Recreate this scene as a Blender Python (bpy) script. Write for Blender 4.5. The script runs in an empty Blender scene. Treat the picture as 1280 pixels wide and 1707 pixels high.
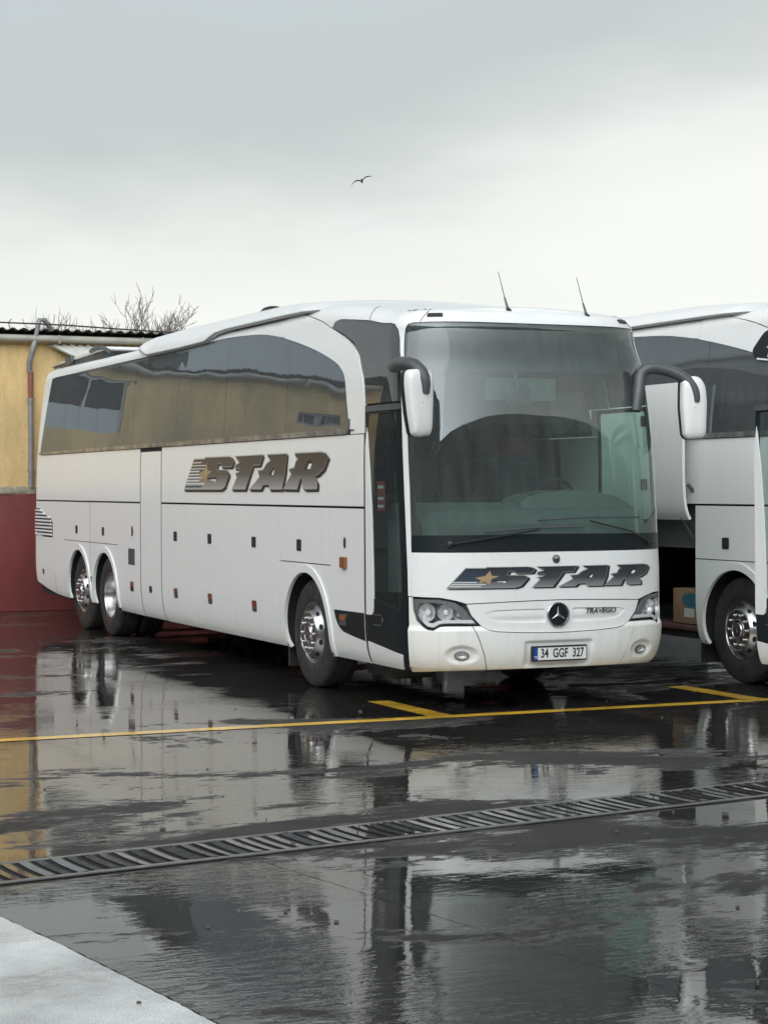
import bpy, bmesh, math, random, bisect
from mathutils import Vector, Matrix, noise
from mathutils.geometry import tessellate_polygon
random.seed(11)
scene = bpy.context.scene
col = scene.collection
R = math.radians
# ------------------------------------------------------------------ camera
cam_d = bpy.data.cameras.new('camera'); cam = bpy.data.objects.new('camera', cam_d); col.objects.link(cam)
_r = Vector((0.39622431, 0.91815132, -0.00210874)); _u = Vector((-0.01069814, 0.00691327, 0.99991887)); _f = Vector((-0.91809142, 0.39616961, -0.01256171))
CAM = Vector((14.89892, -8.06352, 1.92676))
cam.matrix_world = Matrix(((_r.x, _u.x, -_f.x, CAM.x), (_r.y, _u.y, -_f.y, CAM.y), (_r.z, _u.z, -_f.z, CAM.z), (0, 0, 0, 1)))
cam_d.sensor_fit = 'HORIZONTAL'; cam_d.sensor_width = 36; cam_d.lens = 92.01
cam_d.clip_start = .1; cam_d.clip_end = 3000
scene.camera = cam
scene.view_settings.view_transform = 'Standard'; scene.view_settings.look = 'None'
scene.view_settings.exposure = 1.0; scene.view_settings.gamma = 1
# ------------------------------------------------------------------ sky
SUN_EL, SUN_ROT = R(52), R(125)
wd = bpy.data.worlds.new("World"); scene.world = wd; wd.use_nodes = True
nt = wd.node_tree; nt.nodes.clear()
N = lambda t: nt.nodes.new(t)
out = N('ShaderNodeOutputWorld'); bg = N('ShaderNodeBackground'); bg.inputs[1].default_value = .1
sky = N('ShaderNodeTexSky'); sky.sky_type = 'NISHITA'; sky.sun_disc = False; sky.sun_elevation = SUN_EL; sky.sun_rotation = SUN_ROT
tc = N('ShaderNodeTexCoord')
def M_(op, a, b=None, c=None):
    m = N('ShaderNodeMath'); m.operation = op
    for i, v in enumerate((a, b, c)):
        if v is None: continue
        if isinstance(v, (int, float)): m.inputs[i].default_value = v
        else: nt.links.new(v, m.inputs[i])
    return m.outputs[0]
sx = N('ShaderNodeSeparateXYZ'); nt.links.new(tc.outputs['Generated'], sx.inputs[0])
dt = N('ShaderNodeVectorMath'); dt.operation = 'DOT_PRODUCT'; nt.links.new(tc.outputs['Generated'], dt.inputs[0]); dt.inputs[1].default_value = (.396, .918, 0)
mp = N('ShaderNodeMapping'); nt.links.new(tc.outputs['Generated'], mp.inputs[0]); mp.inputs['Scale'].default_value = (1, 1, 3.2)
n1 = N('ShaderNodeTexNoise'); nt.links.new(mp.outputs[0], n1.inputs['Vector']); n1.inputs['Scale'].default_value = 3.4; n1.inputs['Detail'].default_value = 5; n1.inputs['Roughness'].default_value = .45
n2 = N('ShaderNodeTexNoise'); nt.links.new(mp.outputs[0], n2.inputs['Vector']); n2.inputs['Scale'].default_value = 9; n2.inputs['Detail'].default_value = 6
h = M_('SUBTRACT', sx.outputs[2], M_('MULTIPLY', dt.outputs['Value'], .20))
h = M_('ADD', h, M_('MULTIPLY', M_('SUBTRACT', n1.outputs[0], .5), .16))
h = M_('ADD', h, M_('MULTIPLY', M_('SUBTRACT', n2.outputs[0], .5), .04))
rp = N('ShaderNodeValToRGB'); nt.links.new(h, rp.inputs[0])
els = [(0.0, (0.511, 0.5145, 0.49)), (0.09, (0.5075, 0.511, 0.4865)), (0.135, (0.469, 0.476, 0.455)), (0.17, (0.364, 0.3815, 0.3675)), (0.205, (0.308, 0.329, 0.322)), (0.27, (0.308, 0.336, 0.3395)), (0.42, (0.24, 0.255, 0.26)), (1.0, (0.13, 0.135, 0.14))]
cr = rp.color_ramp
while len(cr.elements) < len(els): cr.elements.new(.5)
for e, (p_, c_) in zip(cr.elements, els): e.position = p_; e.color = (*c_, 1)
sc_ = N('ShaderNodeVectorMath'); sc_.operation = 'SCALE'; 
# bright lobe added to the unseen sky behind the camera, lighting the coaches
d2 = N('ShaderNodeVectorMath'); d2.operation = 'DOT_PRODUCT'; nt.links.new(tc.outputs['Generated'], d2.inputs[0]); d2.inputs[1].default_value = Vector((.66, -.66, .30)).normalized()
lobe = M_('MULTIPLY', M_('POWER', M_('MAXIMUM', d2.outputs['Value'], 0.0), 2.3), 88.0)
nt.links.new(rp.outputs[0], sc_.inputs[0]); nt.links.new(M_('ADD', lobe, 9.35), sc_.inputs['Scale'])
mx = N('ShaderNodeMixRGB'); mx.inputs[0].default_value = .04; nt.links.new(sc_.outputs[0], mx.inputs[1]); nt.links.new(sky.outputs[0], mx.inputs[2])
nt.links.new(mx.outputs[0], bg.inputs[0]); nt.links.new(bg.outputs[0], out.inputs[0])
# ------------------------------------------------------------------ sun (overcast: wide and weak)
sd = bpy.data.lights.new('sun', 'SUN'); sd.energy = .6; sd.angle = R(70); sd.color = (1, .98, .94)
so = bpy.data.objects.new('sun', sd); col.objects.link(so)
sdir = Vector((.40, -.74, .62)).normalized()
so.rotation_euler = sdir.to_track_quat('Z', 'Y').to_euler()
sky.sun_elevation = math.asin(sdir.z); sky.sun_rotation = math.atan2(sdir.x, sdir.y)
# ------------------------------------------------------------------ helpers
def tag(o, label=None, cat=None, group=None, kind=None):
    if label: o['label'] = label
    if cat: o['category'] = cat
    if group: o['group'] = group
    if kind: o['kind'] = kind
    return o
def empty(name, loc=(0, 0, 0), parent=None):
    o = bpy.data.objects.new(name, None); col.objects.link(o); o.location = loc; o.empty_display_size = .3
    if parent: o.parent = parent
    return o
def link(name, me, mat=None, parent=None, loc=None):
    o = bpy.data.objects.new(name, me); col.objects.link(o)
    if mat is not None:
        for m in (mat if isinstance(mat, (list, tuple)) else [mat]): me.materials.append(m)
    if parent: o.parent = parent
    if loc: o.location = loc
    return o
class MB:
    """collects shapes into one mesh"""
    def __init__(s): s.v = []; s.f = []; s.m = []; s.sm = []
    def add(s, v, f, m=0, smooth=False):
        b = len(s.v); s.v += [tuple(x) for x in v]
        for q in f: s.f.append([i + b for i in q]); s.m.append(m); s.sm.append(smooth)
        return s
    def box(s, x0, x1, y0, y1, z0, z1, m=0, bev=0, M=None):
        if bev:
            bm = bmesh.new(); bmesh.ops.create_cube(bm, size=1)
            for v in bm.verts: v.co = Vector(((x0 + x1) / 2 + v.co.x * (x1 - x0), (y0 + y1) / 2 + v.co.y * (y1 - y0), (z0 + z1) / 2 + v.co.z * (z1 - z0)))
            bmesh.ops.bevel(bm, geom=bm.edges[:], offset=bev, segments=3, profile=.5, affect='EDGES')
            vs = [(M @ v.co if M else v.co) for v in bm.verts]; fs = [[v.index for v in f.verts] for f in bm.faces]
            bm.free(); return s.add(vs, fs, m, True)
        v = [Vector((x, y, z)) for x in (x0, x1) for y in (y0, y1) for z in (z0, z1)]
        if M: v = [M @ a for a in v]
        return s.add(v, [(0, 1, 3, 2), (4, 6, 7, 5), (0, 4, 5, 1), (2, 3, 7, 6), (0, 2, 6, 4), (1, 5, 7, 3)], m)
    def prism(s, pts, z0, z1, m=0, M=None):
        """polygon in XY extruded along Z"""
        n = len(pts); v = [Vector((x, y, z)) for z in (z0, z1) for x, y in pts]
        if M: v = [M @ a for a in v]
        tr = tessellate_polygon([[Vector((x, y, 0)) for x, y in pts]])
        f = [tuple(t) for t in tr] + [tuple(i + n for i in t) for t in tr] + [(i, (i + 1) % n, n + (i + 1) % n, n + i) for i in range(n)]
        return s.add(v, f, m)
    def lathe(s, prof, n=48, M=None, m=0, smooth=True):
        """profile (r, h) about Z"""
        v = []; f = []
        for r, h in prof:
            for i in range(n):
                a = 2 * math.pi * i / n; q = Vector((r * math.cos(a), r * math.sin(a), h)); v.append(M @ q if M else q)
        for j in range(len(prof) - 1):
            for i in range(n): k = (i + 1) % n; f.append((j * n + i, j * n + k, (j + 1) * n + k, (j + 1) * n + i))
        return s.add(v, f, m, smooth)
    def tube(s, pts, r, n=10, m=0, cap=True, flat=1.0):
        pts = [Vector(p) for p in pts]; rs = r if isinstance(r, (list, tuple)) else [r] * len(pts)
        v = []; f = []; up = Vector((0, 0, 1)); prev = None
        for i, p in enumerate(pts):
            d = (pts[min(i + 1, len(pts) - 1)] - pts[max(i - 1, 0)]).normalized()
            a = prev if prev is not None else (Vector((0, 0, 1)) if abs(d.z) < .9 else Vector((1, 0, 0)))
            a = (a - d * a.dot(d)).normalized(); prev = a; b = d.cross(a)
            for k in range(n):
                t = 2 * math.pi * k / n; v.append(p + a * math.cos(t) * rs[i] + b * math.sin(t) * rs[i] * flat)
        for i in range(len(pts) - 1):
            for k in range(n): q = (k + 1) % n; f.append((i * n + k, i * n + q, (i + 1) * n + q, (i + 1) * n + k))
        if cap: f.append(tuple(range(n - 1, -1, -1))); f.append(tuple(range((len(pts) - 1) * n, len(pts) * n)))
        return s.add(v, f, m, True)
    def mesh(s, name, smooth=None):
        me = bpy.data.meshes.new(name); me.from_pydata(s.v, [], s.f)
        me.polygons.foreach_set('material_index', s.m)
        me.polygons.foreach_set('use_smooth', [bool(a) if smooth is None else smooth for a in s.sm])
        me.update()
        bm = bmesh.new(); bm.from_mesh(me); bmesh.ops.recalc_face_normals(bm, faces=bm.faces)
        for e in bm.edges:
            if len(e.link_faces) == 2 and e.calc_face_angle(0) > R(38): e.smooth = False
        bm.to_mesh(me); bm.free(); return me
    def build(s, name, mat, parent=None, smooth=None, loc=None): return link(name, s.mesh(name, smooth), mat, parent, loc)
def copy_tree(o, parent=None, skip=()):
    c = o.copy(); col.objects.link(c); c.parent = parent
    for k in ('label', 'category', 'group'):
        if parent is not None and k in c and k != 'label': del c[k]
    for ch in o.children:
        if ch not in skip: copy_tree(ch, c, skip)
    return c
# ------------------------------------------------------------------ materials
def mat(name, base=(.8, .8, .8), rough=.5, metal=0., coat=0., coat_r=.03, spec=.5, ior=1.5, var=0., var_scale=3., bump=0., bump_scale=40.):
    m = bpy.data.materials.new(name); m.use_nodes = True; t = m.node_tree; b = t.nodes['Principled BSDF']
    b.inputs['Base Color'].default_value = (*base, 1); b.inputs['Roughness'].default_value = rough; b.inputs['Metallic'].default_value = metal
    b.inputs['Coat Weight'].default_value = coat; b.inputs['Coat Roughness'].default_value = coat_r; b.inputs['Specular IOR Level'].default_value = spec; b.inputs['IOR'].default_value = ior
    g = t.nodes.new('ShaderNodeNewGeometry')
    if var:
        n = t.nodes.new('ShaderNodeTexNoise'); n.inputs['Scale'].default_value = var_scale; n.inputs['Detail'].default_value = 8; n.inputs['Roughness'].default_value = .6
        t.links.new(g.outputs['Position'], n.inputs['Vector'])
        r = t.nodes.new('ShaderNodeMapRange'); r.inputs[1].default_value = .3; r.inputs[2].default_value = .7; r.inputs[3].default_value = 1 - var; r.inputs[4].default_value = 1 + var * .4
        t.links.new(n.outputs[0], r.inputs[0])
        v = t.nodes.new('ShaderNodeVectorMath'); v.operation = 'SCALE'; v.inputs[0].default_value = base; t.links.new(r.outputs[0], v.inputs['Scale']); t.links.new(v.outputs[0], b.inputs['Base Color'])
        r2 = t.nodes.new('ShaderNodeMapRange'); r2.inputs[1].default_value = .3; r2.inputs[2].default_value = .7; r2.inputs[3].default_value = min(1, rough * 1.25); r2.inputs[4].default_value = rough * .85
        t.links.new(n.outputs[0], r2.inputs[0]); t.links.new(r2.outputs[0], b.inputs['Roughness'])
    if bump:
        n = t.nodes.new('ShaderNodeTexNoise'); n.inputs['Scale'].default_value = bump_scale; n.inputs['Detail'].default_value = 4; t.links.new(g.outputs['Position'], n.inputs['Vector'])
        bp = t.nodes.new('ShaderNodeBump'); bp.inputs['Strength'].default_value = 1; bp.inputs['Distance'].default_value = bump; t.links.new(n.outputs[0], bp.inputs['Height']); t.links.new(bp.outputs[0], b.inputs['Normal'])
    return m
def glass(name, tint, ior=1.5, gl=(1, 1, 1), wob=0., wscale=1.2, film=0.):
    m = bpy.data.materials.new(name); m.use_nodes = True; t = m.node_tree; t.nodes.clear()
    o = t.nodes.new('ShaderNodeOutputMaterial'); mx = t.nodes.new('ShaderNodeMixShader'); tr = t.nodes.new('ShaderNodeBsdfTransparent'); g = t.nodes.new('ShaderNodeBsdfGlossy'); f = t.nodes.new('ShaderNodeFresnel')
    tr.inputs[0].default_value = (*tint, 1); g.inputs['Color'].default_value = (*gl, 1); g.inputs['Roughness'].default_value = 0.0; f.inputs[0].default_value = ior
    if wob:
        ge = t.nodes.new('ShaderNodeNewGeometry'); n = t.nodes.new('ShaderNodeTexNoise'); n.inputs['Scale'].default_value = wscale; n.inputs['Detail'].default_value = 1
        t.links.new(ge.outputs['Position'], n.inputs['Vector']); bp = t.nodes.new('ShaderNodeBump'); bp.inputs['Distance'].default_value = wob; t.links.new(n.outputs[0], bp.inputs['Height'])
        t.links.new(bp.outputs[0], g.inputs['Normal'])
    gb = t.nodes.new('ShaderNodeNewGeometry'); mb_ = t.nodes.new('ShaderNodeMath'); mb_.operation = 'SUBTRACT'; mb_.inputs[0].default_value = 1; t.links.new(gb.outputs['Backfacing'], mb_.inputs[1]); mm_ = t.nodes.new('ShaderNodeMath'); mm_.operation = 'MULTIPLY'; t.links.new(mb_.outputs[0], mm_.inputs[0]); t.links.new(f.outputs[0], mm_.inputs[1])
    t.links.new(mm_.outputs[0], mx.inputs[0]); t.links.new(tr.outputs[0], mx.inputs[1]); t.links.new(g.outputs[0], mx.inputs[2]); t.links.new(mx.outputs[0], o.inputs[0])
    if film:      # thin film of rain and road dirt on the outside
        df = t.nodes.new('ShaderNodeBsdfDiffuse'); df.inputs[0].default_value = (.42, .44, .44, 1); m2 = t.nodes.new('ShaderNodeMixShader'); ge2 = t.nodes.new('ShaderNodeNewGeometry'); n2 = t.nodes.new('ShaderNodeTexNoise'); mp = t.nodes.new('ShaderNodeMapping'); mp.inputs['Scale'].default_value = (7, 7, .9)
        t.links.new(ge2.outputs['Position'], mp.inputs[0]); t.links.new(mp.outputs[0], n2.inputs['Vector']); n2.inputs['Scale'].default_value = 2.2; n2.inputs['Detail'].default_value = 7
        r = t.nodes.new('ShaderNodeMapRange'); r.inputs[1].default_value = .3; r.inputs[2].default_value = .7; r.inputs[3].default_value = film * .75; r.inputs[4].default_value = film * 1.25; t.links.new(n2.outputs[0], r.inputs[0])
        t.links.new(r.outputs[0], m2.inputs[0]); t.links.new(mx.outputs[0], m2.inputs[1]); t.links.new(df.outputs[0], m2.inputs[2]); t.links.new(m2.outputs[0], o.inputs[0])
    return m
def paint(name, base, grime, amt):
    m = mat(name, base, .34, coat=.35); t = m.node_tree; b = t.nodes['Principled BSDF']; tc_ = t.nodes.new('ShaderNodeTexCoord'); L = t.links.new
    def nz(sc, det, mp=(1, 1, 1), rg=.6):
        p_ = t.nodes.new('ShaderNodeMapping'); p_.inputs['Scale'].default_value = mp; L(tc_.outputs['Object'], p_.inputs[0]); n = t.nodes.new('ShaderNodeTexNoise'); n.inputs['Scale'].default_value = sc; n.inputs['Detail'].default_value = det; n.inputs['Roughness'].default_value = rg; L(p_.outputs[0], n.inputs['Vector']); return n.outputs[0]
    def mr(x, a, b_, c, d): r = t.nodes.new('ShaderNodeMapRange'); r.inputs[1].default_value = a; r.inputs[2].default_value = b_; r.inputs[3].default_value = c; r.inputs[4].default_value = d; L(x, r.inputs[0]); return r.outputs[0]
    def mth(op, x, y):
        q = t.nodes.new('ShaderNodeMath'); q.operation = op; q.use_clamp = True
        for i, v in enumerate((x, y)):
            if isinstance(v, (int, float)): q.inputs[i].default_value = v
            else: L(v, q.inputs[i])
        return q.outputs[0]
    streak = mr(nz(3.2, 6, (5, 5, .28), .62), .50, .78, 0, .55); blot = mr(nz(1.1, 7, (1, 1, 1), .66), .48, .75, 0, .45); fine = mr(nz(14, 5), .58, .8, 0, .3)
    f = mth('MULTIPLY', mth('ADD', mth('ADD', streak, blot), fine), amt)
    mx_ = t.nodes.new('ShaderNodeMixRGB'); L(f, mx_.inputs[0]); mx_.inputs[1].default_value = (*base, 1); mx_.inputs[2].default_value = (*grime, 1); L(mx_.outputs[0], b.inputs['Base Color']); L(mr(f, 0, .5, .30, .55), b.inputs['Roughness'])
    # panels are never quite flat
    bp = t.nodes.new('ShaderNodeBump'); bp.inputs['Distance'].default_value = .004; L(nz(1.4, 1), bp.inputs['Height']); L(bp.outputs[0], b.inputs['Coat Normal']); return m
PAINT = paint('white_paint', (.795, .805, .795), (.50, .48, .43), .18)
PAINT2 = paint('off_white_bumper_paint', (.80, .80, .775), (.44, .40, .33), .42)
BLACK = mat('gloss_black', (.013, .018, .021), .35, spec=.22)
DARK = mat('dark_void', (.012, .012, .013), .85)
RUBBER = mat('tyre_rubber', (.032, .031, .030), .55, var=.55, var_scale=9, bump=.001, bump_scale=60)
GREYPL = mat('grey_plastic', (.075, .08, .085), .38, var=.15, var_scale=9)
BLKPL = mat('black_plastic', (.02, .02, .022), .4)
CHROME = mat('chrome', (.50, .50, .50), .27, metal=1, var=.10, var_scale=5)
STEEL = mat('brushed_steel', (.42, .42, .42), .28, metal=1, var=.2, var_scale=14)
TRIM = mat('belt_trim', (.42, .42, .42), .34, metal=.75, var=.7, var_scale=4)
AMBER = mat('amber_lens', (.26, .095, .035), .2, coat=.6)
REDL = mat('red_lens', (.26, .04, .03), .2, coat=.6)
CLEAR = mat('lamp_reflector', (.85, .85, .84), .3, metal=.55, var=.45, var_scale=34)
LIGHTL = mat('clear_lens', (.75, .76, .76), .12, coat=.5)
SEATM = mat('seat_fabric', (.055, .057, .062), .85, var=.3, var_scale=20)
SEATR = mat('seat_red', (.22, .03, .03), .8, var=.3, var_scale=20)
DASH = mat('dashboard_grey', (.12, .138, .134), .55, var=.15)
LINING = mat('cabin_lining', (.09, .095, .095), .8)
CEIL = mat('cabin_ceiling', (.25, .26, .26), .8)
WSG = glass('windscreen_glass', (.80, .895, .865), 1.75, (.95, .98, 1), film=.065)
TINT = glass('tinted_window_glass', (.30, .315, .31), 2.15, (.80, .90, 1), wob=.012, wscale=1.0, film=.14)
UPG = glass('upper_dark_glass', (.22, .23, .235), 1.9, film=.11)
DOORG = glass('door_glass', (.74, .82, .81), 1.4, film=.03)
DRVG = glass('driver_window_glass', (.80, .93, .88), 1.3)
W0=1.275; XF=-0.66; XR0=-14.1; XR=-13.7
def _arc(n,D,x0,sgn):
    # from side (-W0) to centre y=0 ; x = x0 - sgn*D*(1-(1-(|y|/W0)^n)^(1/n))
    pts=[]
    N=90
    for i in range(N+1):
        ph=math.pi/2*i/N
        s=math.cos(ph)**(2/n); c=math.sin(ph)**(2/n)
        pts.append((x0-sgn*D*(1-c), -W0*s))
    return pts
_fc=_arc(2.8,0.66,0.0,1)      # side -> centre front
_rc=_arc(5.0,0.40,XR0,-1)      # side -> centre rear
def _len(p):
    L=[0.]
    for a,b in zip(p,p[1:]): L.append(L[-1]+math.hypot(b[0]-a[0],b[1]-a[1]))
    return L
_fl=_len(_fc); _rl=_len(_rc)
T0=XF+_fl[-1]            # t at front centre
TR=XR-_rl[-1]            # t at rear centre (right side)
def _ip(L,P,s):
    i=min(max(bisect.bisect_right(L,s)-1,0),len(L)-2); k=(s-L[i])/(L[i+1]-L[i])
    return (P[i][0]+(P[i+1][0]-P[i][0])*k, P[i][1]+(P[i+1][1]-P[i][1])*k)
def plan(t):
    sg=1
    if t>T0: t=2*T0-t; sg=-1
    if t<XR: x,y=_ip(_rl,_rc,XR-t)
    elif t>XF: x,y=_ip(_fl,_fc,t-XF)
    else: x,y=t,-W0
    return x,y*sg
def lerp(tab,z):
    if z<=tab[0][0]: return tab[0][1]
    for (a,p),(b,q) in zip(tab,tab[1:]):
        if z<=b:
            k=(z-a)/(b-a); return p+(q-p)*k
    return tab[-1][1]
def sst(a,b,x):
    k=min(max((x-a)/(b-a),0),1); return k*k*(3-2*k)
def spl(tab,z):
    # monotone-ish catmull interpolation
    n=len(tab)
    if z<=tab[0][0]: return tab[0][1]
    if z>=tab[-1][0]: return tab[-1][1]
    for i in range(n-1):
        if z<=tab[i+1][0]: break
    x0,y0=tab[i];x1,y1=tab[i+1]
    def sl(j):
        if j==0: return (tab[1][1]-tab[0][1])/(tab[1][0]-tab[0][0])
        if j==n-1: return (tab[-1][1]-tab[-2][1])/(tab[-1][0]-tab[-2][0])
        return (tab[j+1][1]-tab[j-1][1])/(tab[j+1][0]-tab[j-1][0])
    h=x1-x0;k=(z-x0)/h; m0=sl(i)*h;m1=sl(i+1)*h
    return (2*k**3-3*k*k+1)*y0+(k**3-2*k*k+k)*m0+(-2*k**3+3*k*k)*y1+(k**3-k*k)*m1
WT=[(.33,1.185),(.40,1.225),(.5,1.252),(.65,1.268),(.85,1.275),(2.1,1.275),(2.42,1.268),(2.8,1.251),(3.2,1.224),(3.5,1.19)]
XC=[(.33,-.10),(.45,-.03),(.6,0.0),(.9,0.0),(1.2,-.01),(1.37,-.025),(1.8,-.065),(2.4,-.13),(2.9,-.21),(3.33,-.29),(3.5,-.32)]
XRT=[(.4,.10),(.7,0.0),(1.2,0.0),(2.4,.10),(3.5,.32)]
VW=3.5; VM=3.85   # wall top, end of the roof rounding
def base(t,v):
    x,y=plan(t); z=min(v,VW)
    w=spl(WT,z)
    X=x+spl(XC,z)*sst(-1.5,-.45,x)+spl(XRT,z)*sst(-12.9,-13.7,x)
    Y=y*w/W0
    dr=.20*sst(-2.7,-.5,x)*sst(2.9,3.5,z)
    Z=z-dr
    if v>VW:
        th=(v-VW)/(VM-VW)*math.pi/2
        # inward
        e=1e-3; x1,y1=plan(t-e); x2,y2=plan(t+e); nx,ny=(y2-y1),-(x2-x1)
        l=math.hypot(nx,ny) or 1; nx/=l; ny/=l
        ins=.2*(1-math.cos(th)); X-=nx*ins; Y-=ny*ins; Z+=.18*math.sin(th)
    return X,Y,Z
def nrm(t,v):
    e=2e-3
    a=base(t+e,v); b=base(t-e,v); c=base(t,v+e); d=base(t,v-e)
    u=[a[i]-b[i] for i in range(3)]; w=[c[i]-d[i] for i in range(3)]
    n=(u[1]*w[2]-u[2]*w[1],u[2]*w[0]-u[0]*w[2],u[0]*w[1]-u[1]*w[0])
    l=math.sqrt(sum(k*k for k in n)) or 1
    return tuple(k/l for k in n)
def P(t,v,off=0.):
    b=base(t,v)
    if not off: return b
    n=nrm(t,v); return tuple(b[i]+n[i]*off for i in range(3))
# ------------------------------------------------------------------ ground
def wet(name, base, patch=1.0, lines=False, dry=0.0, rip=1.0, ior=2.2):
    """wet surface: dull ground under a film of water, still puddles between rougher damp areas"""
    m = bpy.data.materials.new(name); m.use_nodes = True; t = m.node_tree; b = t.nodes['Principled BSDF']; L = t.links.new
    n_ = lambda k: t.nodes.new(k)
    g = n_('ShaderNodeNewGeometry'); pos = g.outputs['Position']
    def noi(scale, det=4, rg=.5, mapping=None, dist=0.):
        n = n_('ShaderNodeTexNoise'); n.inputs['Scale'].default_value = scale; n.inputs['Detail'].default_value = det; n.inputs['Roughness'].default_value = rg; n.inputs['Distortion'].default_value = dist
        src = pos
        if mapping:
            mp = n_('ShaderNodeMapping'); mp.inputs['Scale'].default_value = mapping; mp.inputs['Rotation'].default_value = (0, 0, R(12)); L(pos, mp.inputs[0]); src = mp.outputs[0]
        L(src, n.inputs['Vector']); return n.outputs[0]
    def mr(x, a, b2, c, d, smooth=False):
        r = n_('ShaderNodeMapRange'); r.inputs[1].default_value = a; r.inputs[2].default_value = b2; r.inputs[3].default_value = c; r.inputs[4].default_value = d
        if smooth: r.interpolation_type = 'SMOOTHSTEP'
        L(x, r.inputs[0]); return r.outputs[0]
    def mth(op, x, y):
        q = n_('ShaderNodeMath'); q.operation = op
        for i, v in enumerate((x, y)):
            if isinstance(v, (int, float)): q.inputs[i].default_value = v
            else: L(v, q.inputs[i])
        return q.outputs[0]
    big = noi(.55, 6, .62, (1, .6, 1), .6)
    edge = noi(2.6, 8, .7, (1.6, .7, 1))
    mask = mth('ADD', mth('MULTIPLY', big, .75), mth('MULTIPLY', edge, .25))
    damp = mr(mth('ADD', mask, mth('MULTIPLY', mth('SUBTRACT', noi(9, 7, .75, (2.2, .55, 1)), .5), .16)), .548, .578, 0, 1, True)         # 1 = no standing water
    if patch != 1.0: damp = mth('MULTIPLY', damp, patch)
    grain = noi(180, 2)
    stain = noi(1.1, 7, .65)
    cb = n_('ShaderNodeVectorMath'); cb.operation = 'SCALE'; cb.inputs[0].default_value = base
    L(mth('MULTIPLY', mr(stain, .3, .7, .5, 1.9), mr(grain, .3, .7, .6, 1.5)), cb.inputs['Scale']); L(cb.outputs[0], b.inputs['Base Color'])
    b.inputs['Roughness'].default_value = .75; b.inputs['Specular IOR Level'].default_value = .1
    gl = n_('ShaderNodeBsdfGlossy'); fr = n_('ShaderNodeFresnel'); fr.inputs[0].default_value = ior; mxs = n_('ShaderNodeMixShader'); out_ = t.nodes['Material Output']
    gl.inputs['Color'].default_value = (1, .99, .965, 1)
    L(mr(damp, 0, 1, .010 + dry * .1, 0.20 + dry * .1), gl.inputs['Roughness'])
    L(mth('MULTIPLY', fr.outputs[0], mr(damp, 0, 1, 1.0, .30)), mxs.inputs[0]); L(b.outputs[0], mxs.inputs[1]); L(gl.outputs[0], mxs.inputs[2]); L(mxs.outputs[0], out_.inputs[0])
    # water ripples + ground grain
    r1 = noi(5.5, 3, .55, (1.0, .55, 1), .3); r2 = noi(1.3, 2, .5); r3 = noi(26, 3, .6)
    bp1 = n_('ShaderNodeBump'); bp1.inputs['Strength'].default_value = 1
    hgt = mth('ADD', mth('MULTIPLY', r1, .0006 * rip), mth('MULTIPLY', r2, .0021 * rip))
    hgt = mth('ADD', hgt, mth('MULTIPLY', r3, .00005 * rip))
    r4 = noi(11, 3, .6, (1.7, .5, 1), .5); gate = mr(noi(.7, 4, .55), .44, .58, .10, 1.0, True)
    hgt = mth('ADD', hgt, mth('MULTIPLY', mth('MULTIPLY', r4, gate), .0019 * rip))
    hgt = mth('ADD', hgt, mth('MULTIPLY', mth('MULTIPLY', damp, noi(24, 7, .75, (1.7, .5, 1))), .0075))
    bp1.inputs['Distance'].default_value = 1.0
    L(hgt, bp1.inputs['Height']); L(bp1.outputs[0], gl.inputs['Normal'])
    return m
ASPH = wet('wet_asphalt', (.014, .0135, .0125))
YEL = wet('yellow_line_paint', (.66, .40, .045), patch=.6, ior=1.5)
SLAB = wet('wet_concrete', (.40, .41, .405), patch=.9, dry=.8, ior=2.0)
g = MB(); g.add([(-700, -700, 0), (700, -700, 0), (700, 700, 0), (-700, 700, 0)], [(0, 1, 2, 3)])
tag(g.build('ground', ASPH), kind='structure')
def wobbly_strip(a, b, w, seed, step=.12, z=.004):
    a = Vector(a); b = Vector(b); d = (b - a); L_ = d.length; d.normalize(); nn = Vector((-d.y, d.x, 0)); n = int(L_ / step); rnd = random.Random(seed); v = []; f = []
    for i in range(n + 1):
        p = a + d * (L_ * i / n); e1 = rnd.uniform(-.004, .004); e2 = rnd.uniform(-.004, .004)
        v += [p + nn * (w / 2 + e1) + Vector((0, 0, z)), p - nn * (w / 2 + e2) + Vector((0, 0, z))]
        if i: f.append((2 * i - 2, 2 * i - 1, 2 * i + 1, 2 * i))
    return v, f
m = MB(); m.add(*wobbly_strip((.02, -14, 0), (.02, 16, 0), .17, 1))
for y in (2.0, -1.13, 5.2, -10.6): m.add(*wobbly_strip((-1.32 if y < 3 else -1.3, y, 0), (-.06, y + .03, 0), .21, 7 + int(y)))
tag(m.build('road_marking', YEL), kind='structure')
# thin joint scored in the asphalt
JOINT = wet('joint_filler', (.035, .034, .032))
m = MB(); m.add(*wobbly_strip((4.6, -4.78, 0), (11, -3.62, 0), .009, 4, z=.004)); m.add(*wobbly_strip((-6, 4.4, 0), (14, 8.1, 0), .014, 9, z=.004))
tag(m.build('pavement_joint', JOINT), kind='structure')
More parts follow.
